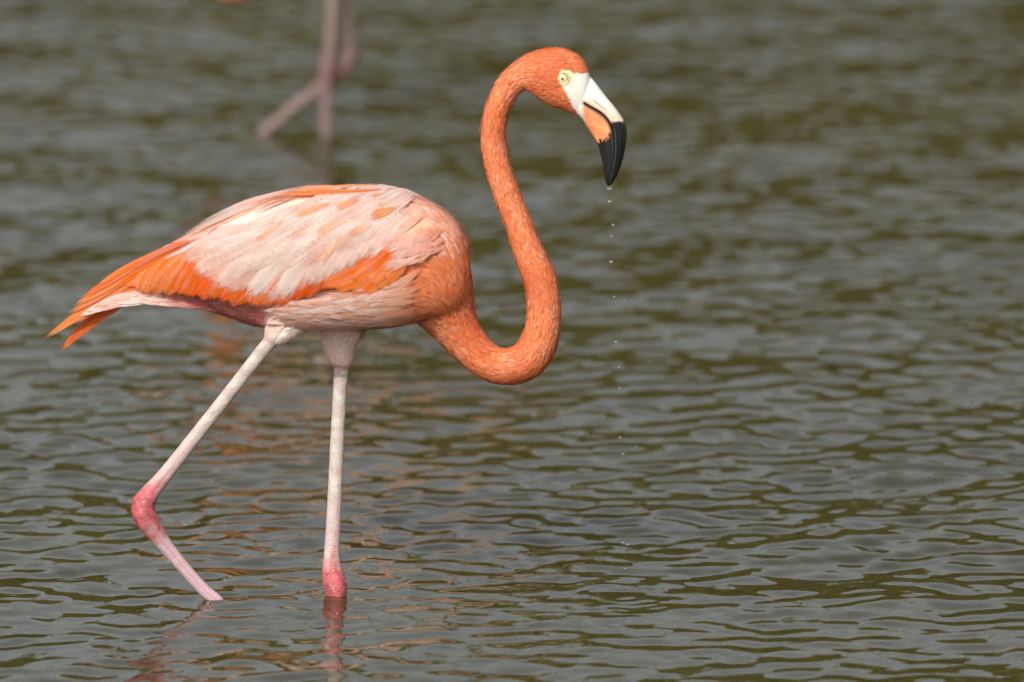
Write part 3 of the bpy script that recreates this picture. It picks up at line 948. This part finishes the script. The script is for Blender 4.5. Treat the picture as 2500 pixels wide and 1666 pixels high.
# orange coverts along the lower wing
for i, x in enumerate(np.linspace(338, 742, 19)):
    x = x + rng.uniform(-7, 7)
    e = np.interp(x, WBOT[:, 0], WBOT[:, 1]) + rng.uniform(-5, 6)
    cx = mix(OR_L, np.array([0.68, 0.118, 0.030]), np.array(float(sstep(372, 425, x))))
    pth = [(x + 110, e - 124), (x + 62, e - 80), (x + 22, e - 36), (x + rng.uniform(-4, 4), e)]
    feather('covert_feather', pth, 24 + rng.uniform(-3, 4), 8.3 + (i % 3) * .3, 9.0 + (i % 3) * .4, jit(cx, .05), mix(jit(cx, .05), np.array([.70, .22, .06]), np.array(rng.uniform(.0, .5))), point=0.45, camber=0.2)
for i, (rx, ry, tx, ty) in enumerate([(965, 578, 800, 668), (975, 586, 830, 677), (985, 590, 862, 683), (992, 592, 893, 684), (1000, 592, 922, 672), (1005, 590, 948, 655), (960, 572, 786, 655), (990, 578, 905, 658), (978, 574, 868, 652)]):
    rx -= 12; tx -= 3
    pth = [(rx, ry), (rx * .66 + tx * .34 + 4, ry * .62 + ty * .38), (rx * .3 + tx * .7 + 4, ry * .27 + ty * .73), (tx, ty)]
    c = np.array([0.76, 0.18, 0.055])
    feather('covert_feather', pth, 21, 7.6 + i * .06, 8.2 + i * .1, jit(c, .05), jit(np.array([.78, .22, .07]), .05), point=0.45, camber=0.2)

# long pale scapulars
def sweep(tx, ty, ln, w, c0, c1, l0, l1, pt=0.55, bend=1.0, name='scapular_feather', ang=None, soft=0.0, side_c=None):
    """feather ending at tx,ty whose shaft comes down and back from the shoulder"""
    k = np.clip((tx - 380) / 480, 0, 1)
    a_tip = R(mix(np.array([28.]), np.array([66.]), np.array([min(1, k * 1.55)]))[0, 0] if ang is None else ang)   # steepness at the tip
    a_root = a_tip * 0.42
    pts = [(tx, ty)]; x, y = tx, ty; n = 6
    for i in range(n):
        a = a_tip + (a_root - a_tip) * ((i + .5) / n) * bend
        x += ln / n * math.cos(a); y -= ln / n * math.sin(a); pts.append((x, y))
    pts = [(px_, max(py_, np.interp(px_, _tx, _TT) + 3)) for px_, py_ in pts[::-1]]
    feather(name, pts, w, l0, l1, c0, c1, point=pt, camber=0.22, soft=soft, side_c=side_c)

under_row = [(452, 628, 150), (492, 658, 150), (512, 664, 150), (560, 690, 160), (585, 684, 160), (632, 700, 170), (655, 712, 165), (705, 700, 160), (727, 684, 150), (768, 668, 140), (806, 646, 130), (848, 626, 115), (884, 604, 100)]
for tx, ty, ln in under_row:
    sweep(tx, ty, ln, 19, jit(C_PINK), jit(mix(C_PINK, C_PEACH * np.array([1, .85, .85]), np.array(rng.uniform(0, .7)))), 9.1, 9.8, soft=0.15)
main_row = [(402, 628, 200, 11), (428, 618, 200, 12), (478, 650, 200, 17), (500, 645, 190, 15), (532, 680, 205, 19), (556, 668, 200, 16), (609, 699, 215, 20), (628, 684, 205, 17), (679, 705, 215, 21), (698, 690, 200, 17),
            (748, 671, 190, 17), (770, 656, 175, 15), (790, 654, 165, 15), (822, 638, 145, 14), (850, 622, 130, 13), (876, 606, 115, 12), (905, 590, 95, 11)]
for tx, ty, ln, w in main_row:
    sweep(tx + rng.uniform(-2, 2), ty, ln * 1.1, w * 1.3, jit(C_PALE, .03), jit(C_WHITE if 560 < tx < 720 else C_PALE, .02), 9.8, 10.6, soft=0.12)
# shorter scapulars, rising towards the back, long and soft so that they run into one another
rows = [(0.26, 20, 230, 15), (0.44, 19, 220, 14), (0.62, 17, 200, 13), (0.80, 15, 190, 11)]
for ri, (fr, nfe, ln, w) in enumerate(rows):
    for tx in np.linspace(430 + 26 * ri, 890 + 10 * ri, nfe):
        tx = tx + rng.uniform(-9, 9)
        e = np.interp(tx, [402, 478, 532, 609, 679, 748, 790, 850, 905, 960], [628, 650, 680, 699, 700, 671, 652, 622, 590, 570])
        T = np.interp(tx, _tx, _TT)
        ty = e + (T + 8 - e) * (fr + rng.uniform(-.07, .07))
        rr = rng.random()
        c1 = C_WHITE if rr < .45 else C_PALE if rr < .70 else C_PINK if rr < .86 else np.array([.82, .54, .38])
        sweep(tx, ty, ln * rng.uniform(.85, 1.2) * np.interp(tx, [700, 900], [1, .6]), w * rng.uniform(.8, 1.3), jit(C_PALE, .02), jit(c1, .02), 10.6 + ri * .35, 11.0 + ri * .35,
              ang=np.interp(tx, [400, 520, 640, 760, 900], [30, 42, 50, 52, 44]) * (1 - fr * 0.55), soft=rng.uniform(.3, .8), pt=0.8, side_c=jit(C_WHITE if rng.random() < .6 else C_PINK, .02))
# marked single feathers
OR_S = np.array([0.80, 0.33, 0.12])
singles = [([(915, 470), (850, 468), (760, 472), (680, 480), (590, 497)], 10, np.array([.78, .24, .07]), np.array([.80, .28, .09]), 27),
           ([(870, 462), (790, 462), (710, 470), (630, 486)], 8, np.array([.78, .24, .07]), np.array([.82, .36, .16]), 27.5),
           ([(730, 480), (690, 488), (645, 506), (605, 527)], 4.5, np.array([.30, .12, .12]), np.array([.42, .20, .20]), 28),
           ([(560, 540), (535, 553), (520, 562), (508, 574)], 3, np.array([.55, .28, .22]), np.array([.50, .22, .18]), 26),
           ([(800, 492), (770, 500), (740, 510), (716, 520)], 8, OR_S, np.array([.84, .45, .22]), 28),
           ([(690, 530), (665, 545), (640, 562), (615, 579)], 6, np.array([.85, .52, .30]), np.array([.84, .44, .22]), 26),
           ([(875, 484), (850, 490), (832, 497), (817, 504)], 9, OR_S, np.array([.84, .42, .2]), 28),
           ([(960, 500), (940, 505), (920, 511), (902, 520)], 11, np.array([.79, .36, .16]), OR_S, 28),
           ([(905, 535), (885, 540), (868, 546), (852, 554)], 8, np.array([.84, .48, .28]), np.array([.83, .42, .2]), 26),
           ([(930, 473), (915, 474), (905, 476)], 5, OR_S, OR_S, 27),
           ([(830, 560), (812, 580), (800, 600), (790, 622)], 6, np.array([.85, .56, .36]), np.array([.84, .5, .28]), 24),
           ([(720, 462), (620, 482), (530, 522), (455, 562)], 6, C_PALE, np.array([.72, .66, .66]), 25),
           ([(650, 488), (560, 518), (480, 556), (425, 590)], 6, np.array([.76, .66, .64]), C_PALE, 24)]
for pth, w, c0, c1, lf in singles:
    pth = np.array(pth, float); pth[0] += (pth[0] - pth[-1]) * 0.25
    feather('scapular_feather', pth, w * 1.25, 12.6, 12.9, jit(mix(np.asarray(c0), C_PALE, np.array(.25 if w < 9.5 else .1)), .03), jit(mix(np.asarray(c1), C_PALE, np.array(.3 if w < 9.5 else .1)), .03), point=1.1, camber=0.2, soft=0.9)
# small coverts on the bend of the wing
for i in range(150):
    for _ in range(40):
        x, y = rng.uniform(885, 1088), rng.uniform(466, 618)
        a, b = np.interp(x, WTOP[:, 0], WTOP[:, 1]), np.interp(x, WBOT[:, 0], WBOT[:, 1])
        if x > 1070: a, b = 545, 600
        if a - 4 < y < b - 2 and not (x < 985 and y > 562): break
    ang = np.interp(y, [470, 540, 610], [12, 38, 46]) + rng.normal(0, 6); ln = rng.uniform(55, 90)
    ws_ = rng.uniform(5.5, 9)
    if y > 556: ln *= 0.75; ang = 16 + rng.normal(0, 5); ws_ = rng.uniform(3.5, 5.5)
    rr = rng.random(); sh = float(sstep(1000, 1066, x))
    c1 = C_PALE if rr < .45 else C_PINK if rr < .85 else C_PEACH
    c1 = mix(np.asarray(c1), np.array([.80, .46, .34]), np.array(sh * 0.85))
    dx_, dy_ = math.cos(R(ang)), math.sin(R(ang))
    pth = [(x, y), (x - ln * .5 * dx_, y + ln * .45 * dy_), (x - ln * dx_, y + ln * dy_)]
    feather('shoulder_covert', pth, ws_, 8.0 + (x - 885) * .011 - 6 * float(sstep(1050, 1088, x)), 9.0 + (x - 885) * .012, jit(mix(c1, np.array([.78, .32, .18]), np.array(sh * .7)), .04), jit(mix(c1, C_PALE, np.array(.3)), .04), point=0.8, nu=8, nv=4, camber=0.25, soft=0.75)

# flank plumes laid over the wing's lower edge
for i in range(190):
    x0 = rng.uniform(790, 1040)
    up = np.interp(x0, [790, 900, 960, 1040], [694, 692, 660, 620]); dn = np.interp(x0, _tx, _TB) - 10
    y0 = up + (dn - up) * rng.random() ** 1.1
    ln = rng.uniform(90, 165)
    ang = np.interp(y0, [620, 690, 790], [30, 10, -5]) + rng.normal(0, 4)
    x1 = x0 - ln * math.cos(R(ang)); y1 = y0 + ln * math.sin(R(ang))
    if x1 < 640: x1 = 640 + rng.uniform(0, 50)
    lo = np.interp(x1, [630, 700, 760, 830, 930, 990], [722, 704, 684, 678, 664, 632]); y1 = np.clip(y1, lo + rng.uniform(-3, 6), np.interp(x1, _tx, _TB) - 5)
    pth = [(x0, y0), (x0 * .66 + x1 * .34, y0 * .66 + y1 * .34 + 3), (x0 * .33 + x1 * .67, y0 * .33 + y1 * .67 + 2), (x1, y1)]
    rr = rng.random()
    c1 = C_PALE if rr < .35 else C_PINK if rr < .75 else np.array([.74, .42, .30])
    k = float(sstep(890, 1030, x0)); c0 = mix(np.asarray(c1), np.array([.76, .34, .19]), np.array(k * .9)); c1 = mix(np.asarray(c1), np.array([.77, .38, .24]), np.array(float(sstep(880, 980, x1))))
    feather('flank_plume', pth, rng.uniform(5, 9), 1 + rng.uniform(0, 2), 7 + rng.uniform(0, 3.5), jit(c0, .05), jit(c1, .04), wing=True, point=0.9, nu=9, nv=4, camber=0.25, parent=flamingo)
# downy plumes hanging over the near thigh
def thigh_surf(c):
    p = P(c[:, 0], c[:, 1], 0.0)
    p[:, 1] = -np.interp(c[:, 1], [735, 760, 785, 805, 825, 842], [.084, .081, .075, .071, .067, .062]) + 0.0006 * np.maximum(0, np.abs(c[:, 0] - (735 - 0.78 * (c[:, 1] - 735) + 8)) - 12) * .5
    return p, np.tile(np.array([-0.1, -0.97, 0.2]), (len(c), 1))
for i in range(44):
    q = rng.random(); x0 = 660 + 48 * q + rng.uniform(-5, 5); y0 = 742 + rng.uniform(0, 34) * (1 - .4 * q)
    ln = rng.uniform(34, 58); a_ = R(np.interp(q, [0, 1], [98, 138]) + rng.normal(0, 6))
    x1 = max(x0 + ln * math.cos(a_), 650); y1 = min(y0 + ln * math.sin(a_), 838)
    c1 = C_WHITE if rng.random() < .6 else C_PALE
    feather('thigh_plume', [(x0, y0), ((x0 + x1) / 2 + 1, (y0 + y1) / 2), (x1, y1)], rng.uniform(6, 9), 0.3, 0.9 + rng.uniform(0, .8), jit(mix(np.asarray(c1), C_PINK, np.array(.6)), .03), jit(c1, .02), surf_fn=thigh_surf, point=.9, nu=8, nv=4, soft=.6, parent=flamingo)
# undertail coverts
for i in range(70):
    x0 = rng.uniform(300, 540); q = rng.random()
    y0 = np.interp(x0, [300, 400, 480, 540], [712, 702, 712, 722]) + q * np.interp(x0, [300, 400, 480, 540], [20, 28, 34, 40])
    ln = rng.uniform(60, 120); x1 = max(x0 - ln, 192)
    y1 = np.interp(x1, [190, 226, 291, 352, 420], [770, 748, 712, 702, 704]) + q * np.interp(x1, [190, 226, 300, 420], [3, 8, 24, 28])
    c1 = C_PALE if rng.random() < .4 else C_PINK if rng.random() < .6 else np.array([.72, .38, .26])
    yf = lambda x: -np.interp(x, [180, 230, 300, 400, 540], [17, 22, 34, 48, 58]) * PX
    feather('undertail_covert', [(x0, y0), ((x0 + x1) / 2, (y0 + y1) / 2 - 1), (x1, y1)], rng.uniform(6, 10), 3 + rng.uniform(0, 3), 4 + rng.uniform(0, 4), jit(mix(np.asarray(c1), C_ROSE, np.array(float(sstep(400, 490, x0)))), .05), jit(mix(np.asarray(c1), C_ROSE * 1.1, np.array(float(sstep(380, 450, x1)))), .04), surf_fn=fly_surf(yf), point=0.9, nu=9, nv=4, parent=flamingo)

# the other side of the bird carries the same plumage
def mirror_plumage():
    V, Fc, C, U, S, o = [], [], [], [], [], 0
    for v, f, c, u, sf in ALL_FEATHERS:
        if v[:, 1].mean() > 0: continue
        vx, vy = PIX(v * [1, 0, 1])
        if (vy - np.interp(vx, _tx, _TT)).min() < 34: continue
        S.append(np.full(len(v), sf))
        m = v.copy(); m[:, 1] *= -1
        V.append(m); Fc.append(f[:, ::-1] + o); C.append(c); U.append(u); o += len(v)
    me = new_mesh('far_side_plumage', np.concatenate(V), np.concatenate(Fc))
    set_color(me, np.concatenate(C)); set_vec(me, 'Vane', np.concatenate(U)); set_soft(me, np.concatenate(S))
    fo = link('far_side_plumage', me, M_VANE, flamingo); fo['kind'] = 'stuff'
    ws = wing_obj.data.copy(); co = mesh_arrays(ws)[0]; co[:, 1] *= -0.97; co[:, 2] -= 14 * PX * sstep(40, 0, PIX(co * [1, 0, 1])[1] - np.interp(PIX(co)[0], _tx, _TT))
    ws.vertices.foreach_set('co', co.astype(np.float32).ravel()); ws.flip_normals(); ws.update()
    link('wing', ws, None, flamingo)
mirror_plumage()

# ---- short contour feathers over neck, breast, belly, thighs
def contour(me, co, no, z):
    c, wet, bare, face, neck, px, py, pn = z
    nf = len(me.polygons)
    ar = np.empty(nf, np.float32); me.polygons.foreach_get('area', ar)
    ce = np.empty(nf * 3, np.float32); me.polygons.foreach_get('center', ce); ce = ce.reshape(-1, 3)
    fn_ = np.empty(nf * 3, np.float32); me.polygons.foreach_get('normal', fn_); fn_ = fn_.reshape(-1, 3).astype(float)
    lv = np.empty(len(me.loops), np.int32); me.loops.foreach_get('vertex_index', lv)
    ls = np.empty(nf, np.int32); me.polygons.foreach_get('loop_start', ls)
    f0 = lv[ls]
    ok = ~(bare[f0] | face[f0])
    fx, fy, fpn, fne, fc = px[f0], py[f0], pn[f0], neck[f0], c[f0]
    head = fne & (fpn > np.interp(1262, NECK[:, 0], np.arange(len(NECK))) * 0 + 215)
    dens = np.where(head, 6.0, np.where(fne, 3.6, 2.6))       # relative density
    w = ar * dens * ok
    n = 85000
    r = np.random.default_rng(21)
    pick = r.choice(nf, n, p=w / w.sum())
    p = ce[pick] + r.normal(0, 0.0009, (n, 3)); nn = norm(fn_[pick])
    # direction field
    ts = np.gradient(NECK_S[:, :2], axis=0)
    k = np.clip(fpn[pick].astype(int), 0, len(NECK_S) - 1)
    dneck = np.stack([-ts[k, 0], -ts[k, 1]], 1)
    X, Yp = fx[pick], fy[pick]
    rad = np.stack([X - 1165, Yp - 862], 1); d = np.hypot(rad[:, 0], rad[:, 1]); rad /= np.maximum(d, 1)[:, None]
    wgt = np.exp(-(d / 330) ** 2)[:, None]
    dt = rad * wgt * 1.3 + np.array([-1.0, 0.10]) * (1 - wgt)
    isn = fne[pick]
    wn_ = (isn * sstep(18, 42, k))[:, None]
    dd = norm(dneck) * wn_ + dt * (1 - wn_)
    th = (((Yp > 800) & (X < 890)) | ((Yp > 742) & (X < 705) & (X > 636))) & ~isn
    dd[th] = np.array([-0.25, 1.0])
    dd = norm(dd) 
    a = r.normal(0, 0.16, n); ca, sa = np.cos(a), np.sin(a)
    dd = np.stack([dd[:, 0] * ca - dd[:, 1] * sa, dd[:, 0] * sa + dd[:, 1] * ca], 1)
    t = np.stack([dd[:, 0], np.zeros(n), -dd[:, 1]], 1)
    t = norm(t - nn * (t * nn).sum(1)[:, None])
    b = np.cross(nn, t)
    hd = head[pick]
    L = np.where(hd, r.uniform(7, 11, n), np.where(isn, r.uniform(11, 18, n), r.uniform(18, 34, n)))
    L = np.where(isn & (k < 60), r.uniform(14, 24, n), L); L = np.where(th, r.uniform(7, 12, n), L); tiltk = np.where(th, .3, 1.0)
    W = L * np.where(hd, .18, np.where(isn, .14, .09)) * r.uniform(.8, 1.2, n)
    L, W = L * PX, W * PX
    lift = np.where(hd, .00015, np.where(isn, .00025, .0006)) * r.uniform(.4, 1.3, n); lift = np.where(th, .0001, lift)
    tilt = r.uniform(0.0, 0.03, n) * tiltk
    q0 = p + nn * 0.0002
    mid = p + t * (L * .5)[:, None] + nn * (lift + L * .5 * tilt)[:, None]
    m2 = p + t * (L * .8)[:, None] + nn * (lift + L * .75 * tilt)[:, None]
    tip = p + t * L[:, None] + nn * (lift * .8 + L * .8 * tilt)[:, None]
    cv = nn * (W * 0.10)[:, None]
    verts = np.stack([q0, mid - b * W[:, None] - cv, mid, mid + b * W[:, None] - cv, m2 - b * (W * .75)[:, None] - cv * .7, m2, m2 + b * (W * .75)[:, None] - cv * .7, tip], 1).reshape(-1, 3)
    o8 = np.arange(n)[:, None] * 8
    tris = np.concatenate([o8 + np.array(q) for q in ((0, 1, 2), (0, 2, 3), (4, 7, 5), (5, 7, 6))])
    quads = np.concatenate([o8 + np.array(q) for q in ((1, 4, 5, 2), (2, 5, 6, 3))])
    tri2 = np.concatenate([quads[:, [0, 1, 2]], quads[:, [0, 2, 3]]])
    tri = np.concatenate([tris, tri2])
    # colours
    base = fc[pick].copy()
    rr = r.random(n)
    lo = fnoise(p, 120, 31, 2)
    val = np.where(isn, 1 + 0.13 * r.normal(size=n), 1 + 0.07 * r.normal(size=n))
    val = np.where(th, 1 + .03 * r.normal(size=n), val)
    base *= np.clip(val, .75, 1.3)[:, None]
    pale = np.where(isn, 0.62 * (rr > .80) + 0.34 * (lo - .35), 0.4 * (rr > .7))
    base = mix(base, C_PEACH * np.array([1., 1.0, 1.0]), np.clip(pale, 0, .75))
    deep = np.clip((fnoise(p, 70, 33, 2) - .5) * 1.2, 0, .6) * isn
    base = mix(base, C_DEEP, deep)
    mant = ~isn & (X > 960) & (Yp < 640)
    base[mant] = mix(base[mant], C_PALE, np.clip((r.random(mant.sum()) - .45) * 1.8, 0, .9))
    cc = np.repeat(base, 8, 0)
    tipm = np.tile(np.array([0.9, 1, 1, 1, 1.04, 1.04, 1.04, 1.08]), n)
    cc = np.clip(cc * tipm[:, None], 0, .9)
    me2 = new_mesh('contour_plumage', verts, tri)
    set_color(me2, cc)
    o = link('contour_plumage', me2, M_SMALL, flamingo); o['kind'] = 'stuff'
    o['label'] = 'short overlapping orange and pink feathers of neck, breast and belly'
    nv = np.repeat(nn, 8, 0)
    own = mesh_arrays(me2)[1]
    own = np.where((own * nv).sum(1)[:, None] < 0, -own, own)
    me2.normals_split_custom_set_from_vertices(norm(nv * np.repeat(np.where(th, .97, .84), 8)[:, None] + own * np.repeat(np.where(th, .03, .16), 8)[:, None]).tolist())
contour(body_me, bco, bno, BZ)

# ------------------------------------------------------------------ second flamingo behind (its body stands above the picture)
def second_bird():
    d = 24.03
    v = (833 - 331) / F
    base = CAM + d * np.array([(800 - 1250) / F, cp + v * sp, -sp + v * cp])
    root = bpy.data.objects.new('flamingo', None); col.objects.link(root)
    tag(root, 'blurred flamingo wading behind, only its pinkish legs in view', 'flamingo', 'flamingos wading in the lagoon')
    # body in its own frame (facing +X), lifted because it stands taller in the water, set back over the legs
    sx, sz = -P(1250 - 0, 1459)[0] + 0.145, 0.105
    off = np.array([0.145, 0.0, sz])
    s = np.linspace(0, 1, len(NP_))
    nshift = off + np.stack([0.01 * sstep(.2, .35, s), 0 * s, -0.20 * sstep(.08, .30, s)], 1)
    tor = torso_loft()
    px_m = 1 / 1332.0
    def leg3(pts):
        pts = np.array(pts, float); cc = catmull(pts, 110)
        return tube(cc[:, [0, 1, 2]] * [1, 1, 1], cc[:, 3], cc[:, 3] * .85, 18)
    r0 = 11e-3
    straight = [(-0.045, 0, 0.62, .034), (-0.03, 0, .54, .030), (-0.018, 0, .46, .016), (-0.013, 0, .43, .012), (-0.010, 0, .25, r0), (-0.004, 0, .15, .0115), (0.0, 0, .125, .0128), (0.002, 0, .105, .0132), (0.003, 0, .08, .0115), (0.003, 0, .04, .0105), (.002, 0, -.1, .0105), (0, 0, -.24, .0105), (0, 0, -.29, .013)]
    bent = [(-0.06, -.05, 0.62, .034), (-0.05, -.05, .54, .030), (-0.042, -.05, .46, .016), (-0.040, -.05, .40, .012), (-0.037, -.04, .25, r0), (-0.040, -.035, .17, .013), (-0.042, -.035, .148, .017), (-0.030, -.03, .125, .016), (-0.005, -.025, .100, .0115), (0.05, -.02, .058, .0105), (.123, -.015, -.003, .0105), (.19, -.01, -.06, .012)]
    # catmull parametrises by the first two columns; use x,z ordering for that
    def leg4(pts):
        p = np.array(pts, float)[:, [0, 2, 1, 3]]; cc = catmull(p, 110)
        return tube(cc[:, [0, 2, 1]], cc[:, 3], cc[:, 3] * .85, 18)
    body_parts = [(tor[0] + off, tor[1]), neck_loft(nshift, 28), leg4(straight), leg4(bent)] + foot(np.array([0, 0, -.29]), .005) + foot(np.array([.19, -.01, -.06]), .04)
    me = remesh('body', body_parts, 0.0026, 5)
    co, no = mesh_arrays(me)
    z = co[:, 2]
    n = len(co)
    cc = np.tile(np.array([.40, .24, .18]), (n, 1))
    cc = mix(cc, np.array([.46, .17, .09]), sstep(-0.05 + .145, 0.0 + .145, co[:, 0]) * (z > .24))
    legs = (co[:, 0] < .25) & (z < .44) & (co[:, 0] < 0.08) | (z < .16)
    lc = np.tile(np.array([.21, .155, .13]), (n, 1))
    lc = mix(lc, np.array([.19, .125, .118]), sstep(.26, .12, z))
    lc = mix(lc, np.array([.19, .085, .09]), np.exp(-((z - np.where(co[:, 1] < -.02, .145, .115)) / .028) ** 2) * .9)
    rear_shade = sstep(-.012, -.024, co[:, 1]) * sstep(.10, .16, z)
    lc = mix(lc, np.array([.10, .066, .066]), rear_shade * .75)          # shade on the bent leg's upper part, painted into its colour
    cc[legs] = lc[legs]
    th = (~legs) & (z < .60) & (co[:, 0] < .05); cc[th] = C_PALE
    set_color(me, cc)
    a_ = me.attributes.new('Wet', 'FLOAT', 'POINT'); a_.data.foreach_set('value', legs.astype(np.float32) * .4)
    me.materials.append(M_DOWN); me.materials.append(M_LEG)
    nf = len(me.polygons); lv = np.empty(len(me.loops), np.int32); me.loops.foreach_get('vertex_index', lv)
    ls = np.empty(nf, np.int32); me.polygons.foreach_get('loop_start', ls)
    me.polygons.foreach_set('material_index', legs[lv[ls]].astype(np.int32)); me.update()
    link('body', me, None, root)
    head_shift = off + np.array([0.01, 0, -0.20])
    for src in (upper, lower):
        m = src.data.copy(); cv = mesh_arrays(m)[0] + head_shift
        m.vertices.foreach_set('co', cv.astype(np.float32).ravel()); m.update()
        link(src.name.split('.')[0], m, None, root)
    m = wing_obj.data.copy(); cv = mesh_arrays(m)[0] + off
    set_color(m, np.tile(np.array([.42, .25, .19]), (len(cv), 1)))
    for sg in (1, -1):
        mm = m.copy(); c2 = cv.copy(); c2[:, 1] *= sg
        mm.vertices.foreach_set('co', c2.astype(np.float32).ravel())
        if sg < 0: mm.flip_normals()
        mm.update(); link('wing', mm, None, root)
    root.location = (base[0], base[1], 0.0)
    root.rotation_euler = (0, 0, math.pi)
    return root
second_bird()

# ------------------------------------------------------------------ drips
def drop_mesh(r, tall):
    n, m = 12, 8
    v = [(0, 0, r * tall * 1.05)]
    for i in range(1, m):
        a = math.pi * i / m
        for k in range(n):
            t = 2 * math.pi * k / n
            sq = 1 - 0.25 * max(0, math.cos(a)) * (tall - 1)
            v.append((r * math.sin(a) * math.cos(t) * sq, r * math.sin(a) * math.sin(t) * sq, r * tall * math.cos(a)))
    v.append((0, 0, -r * tall))
    f = [(0, 1 + k, 1 + (k + 1) % n) for k in range(n)]
    for i in range(m - 2):
        for k in range(n):
            a, b = 1 + i * n + k, 1 + i * n + (k + 1) % n
            f.append((a, a + n, b + n, b))
    e = len(v) - 1; o = 1 + (m - 2) * n
    f += [(e, o + (k + 1) % n, o + k) for k in range(n)]
    return v, f

drops = [(1487, 458, 6.5, .8), (1488, 486, 5.0, 1.7), (1496, 547, 4, 1), (1492, 574, 4.2, 1), (1491, 637, 4.6, 1), (1499, 723, 3.6, 1), (1524, 733, 1.8, 1), (1503, 832, 4, 1.1),
         (1510, 895, 3.2, 1), (1512, 946, 4, 1), (1514, 1067, 3.4, 1), (1552, 1089, 2.2, 1), (1521, 1107, 3.2, 1), (1520, 1322, 3.6, 1), (1532, 1327, 3.8, 1), (1525, 1386, 3.8, 1), (1515, 1414, 2.2, 1)]
splash = [(1512, 1468, 3.0, 1), (1558, 1470, 2.8, 1), (1536, 1462, 2.2, 1)]
for i, (x, y, r_, tl) in enumerate(drops + splash):
    me = new_mesh('water_drop', *drop_mesh(r_ * PX, tl))
    o = link('water_drop', me, M_DROP); o.location = P(x, y, 0.0)
    if i >= len(drops): tag(o, 'small splash droplet at the rings where the drips land', 'water drop', 'splash droplets under the drips')
    elif i == 0: tag(o, 'clear water drop clinging to the black tip of the flamingo bill', 'water drop', 'drips from the bill')
    elif i == 1: tag(o, 'tall stretched water drop falling just under the bill tip', 'water drop', 'drips from the bill')
    elif i == 6: tag(o, 'minute stray water droplet beside the upper part of the drip line', 'water drop', 'drips from the bill')
    elif i == 11: tag(o, 'minute stray water droplet beside the lower part of the drip line', 'water drop', 'drips from the bill')
    elif i in (13, 14): tag(o, 'one of a close pair of water drops low in the drip line', 'water drop', 'drips from the bill')
    elif i == 16: tag(o, 'minute lowest water droplet of the drip line, just above the water', 'water drop', 'drips from the bill')
    else: tag(o, 'small clear water drop falling in the line below the bill', 'water drop', 'drips from the bill')

# beads of water on head and neck
beads = [(1285, 173, 2.6), (1282, 187, 2.6), (1297, 208, 3), (1308, 232, 2.6), (1326, 234, 2.4), (1336, 239, 2.4), (1355, 253, 3.4), (1363, 267, 1.8), (1289, 225, 2.6), (1395, 169, 2.4), (1244, 204, 3.0), (1240, 395, 2.0), (1247, 416, 2.0), (1255, 442, 2.2), (1275, 489, 2.6), (1229, 375, 2.2), (1208, 457, 2.4), (1361, 211, 1.8), (1353, 198, 1.8)]
pxv, pyv = BZ[5], BZ[6]
front = bco[:, 1] < 0.002
for x, y, r_ in beads:
    k = np.argmin(np.where(front, np.hypot(pxv - x, pyv - y), 1e9))
    me = new_mesh('water_bead', *drop_mesh(r_ * PX, .9))
    o = link('water_bead', me, M_DROP); o.location = bco[k] + bno[k] * (r_ * 0.55 * PX + 0.0007)
    where = ('under the chin and throat' if y > 219 and y < 270 and x > 1280 else 'on the front edge of the neck' if y > 300 and x > 1225 else 'on the side of the neck' if y > 300
             else 'on the cheek beside the eye' if x > 1340 else 'behind the cheek on the nape')
    tag(o, 'tiny water bead clinging to the orange feathers ' + where, 'water bead', 'water beads ' + where)
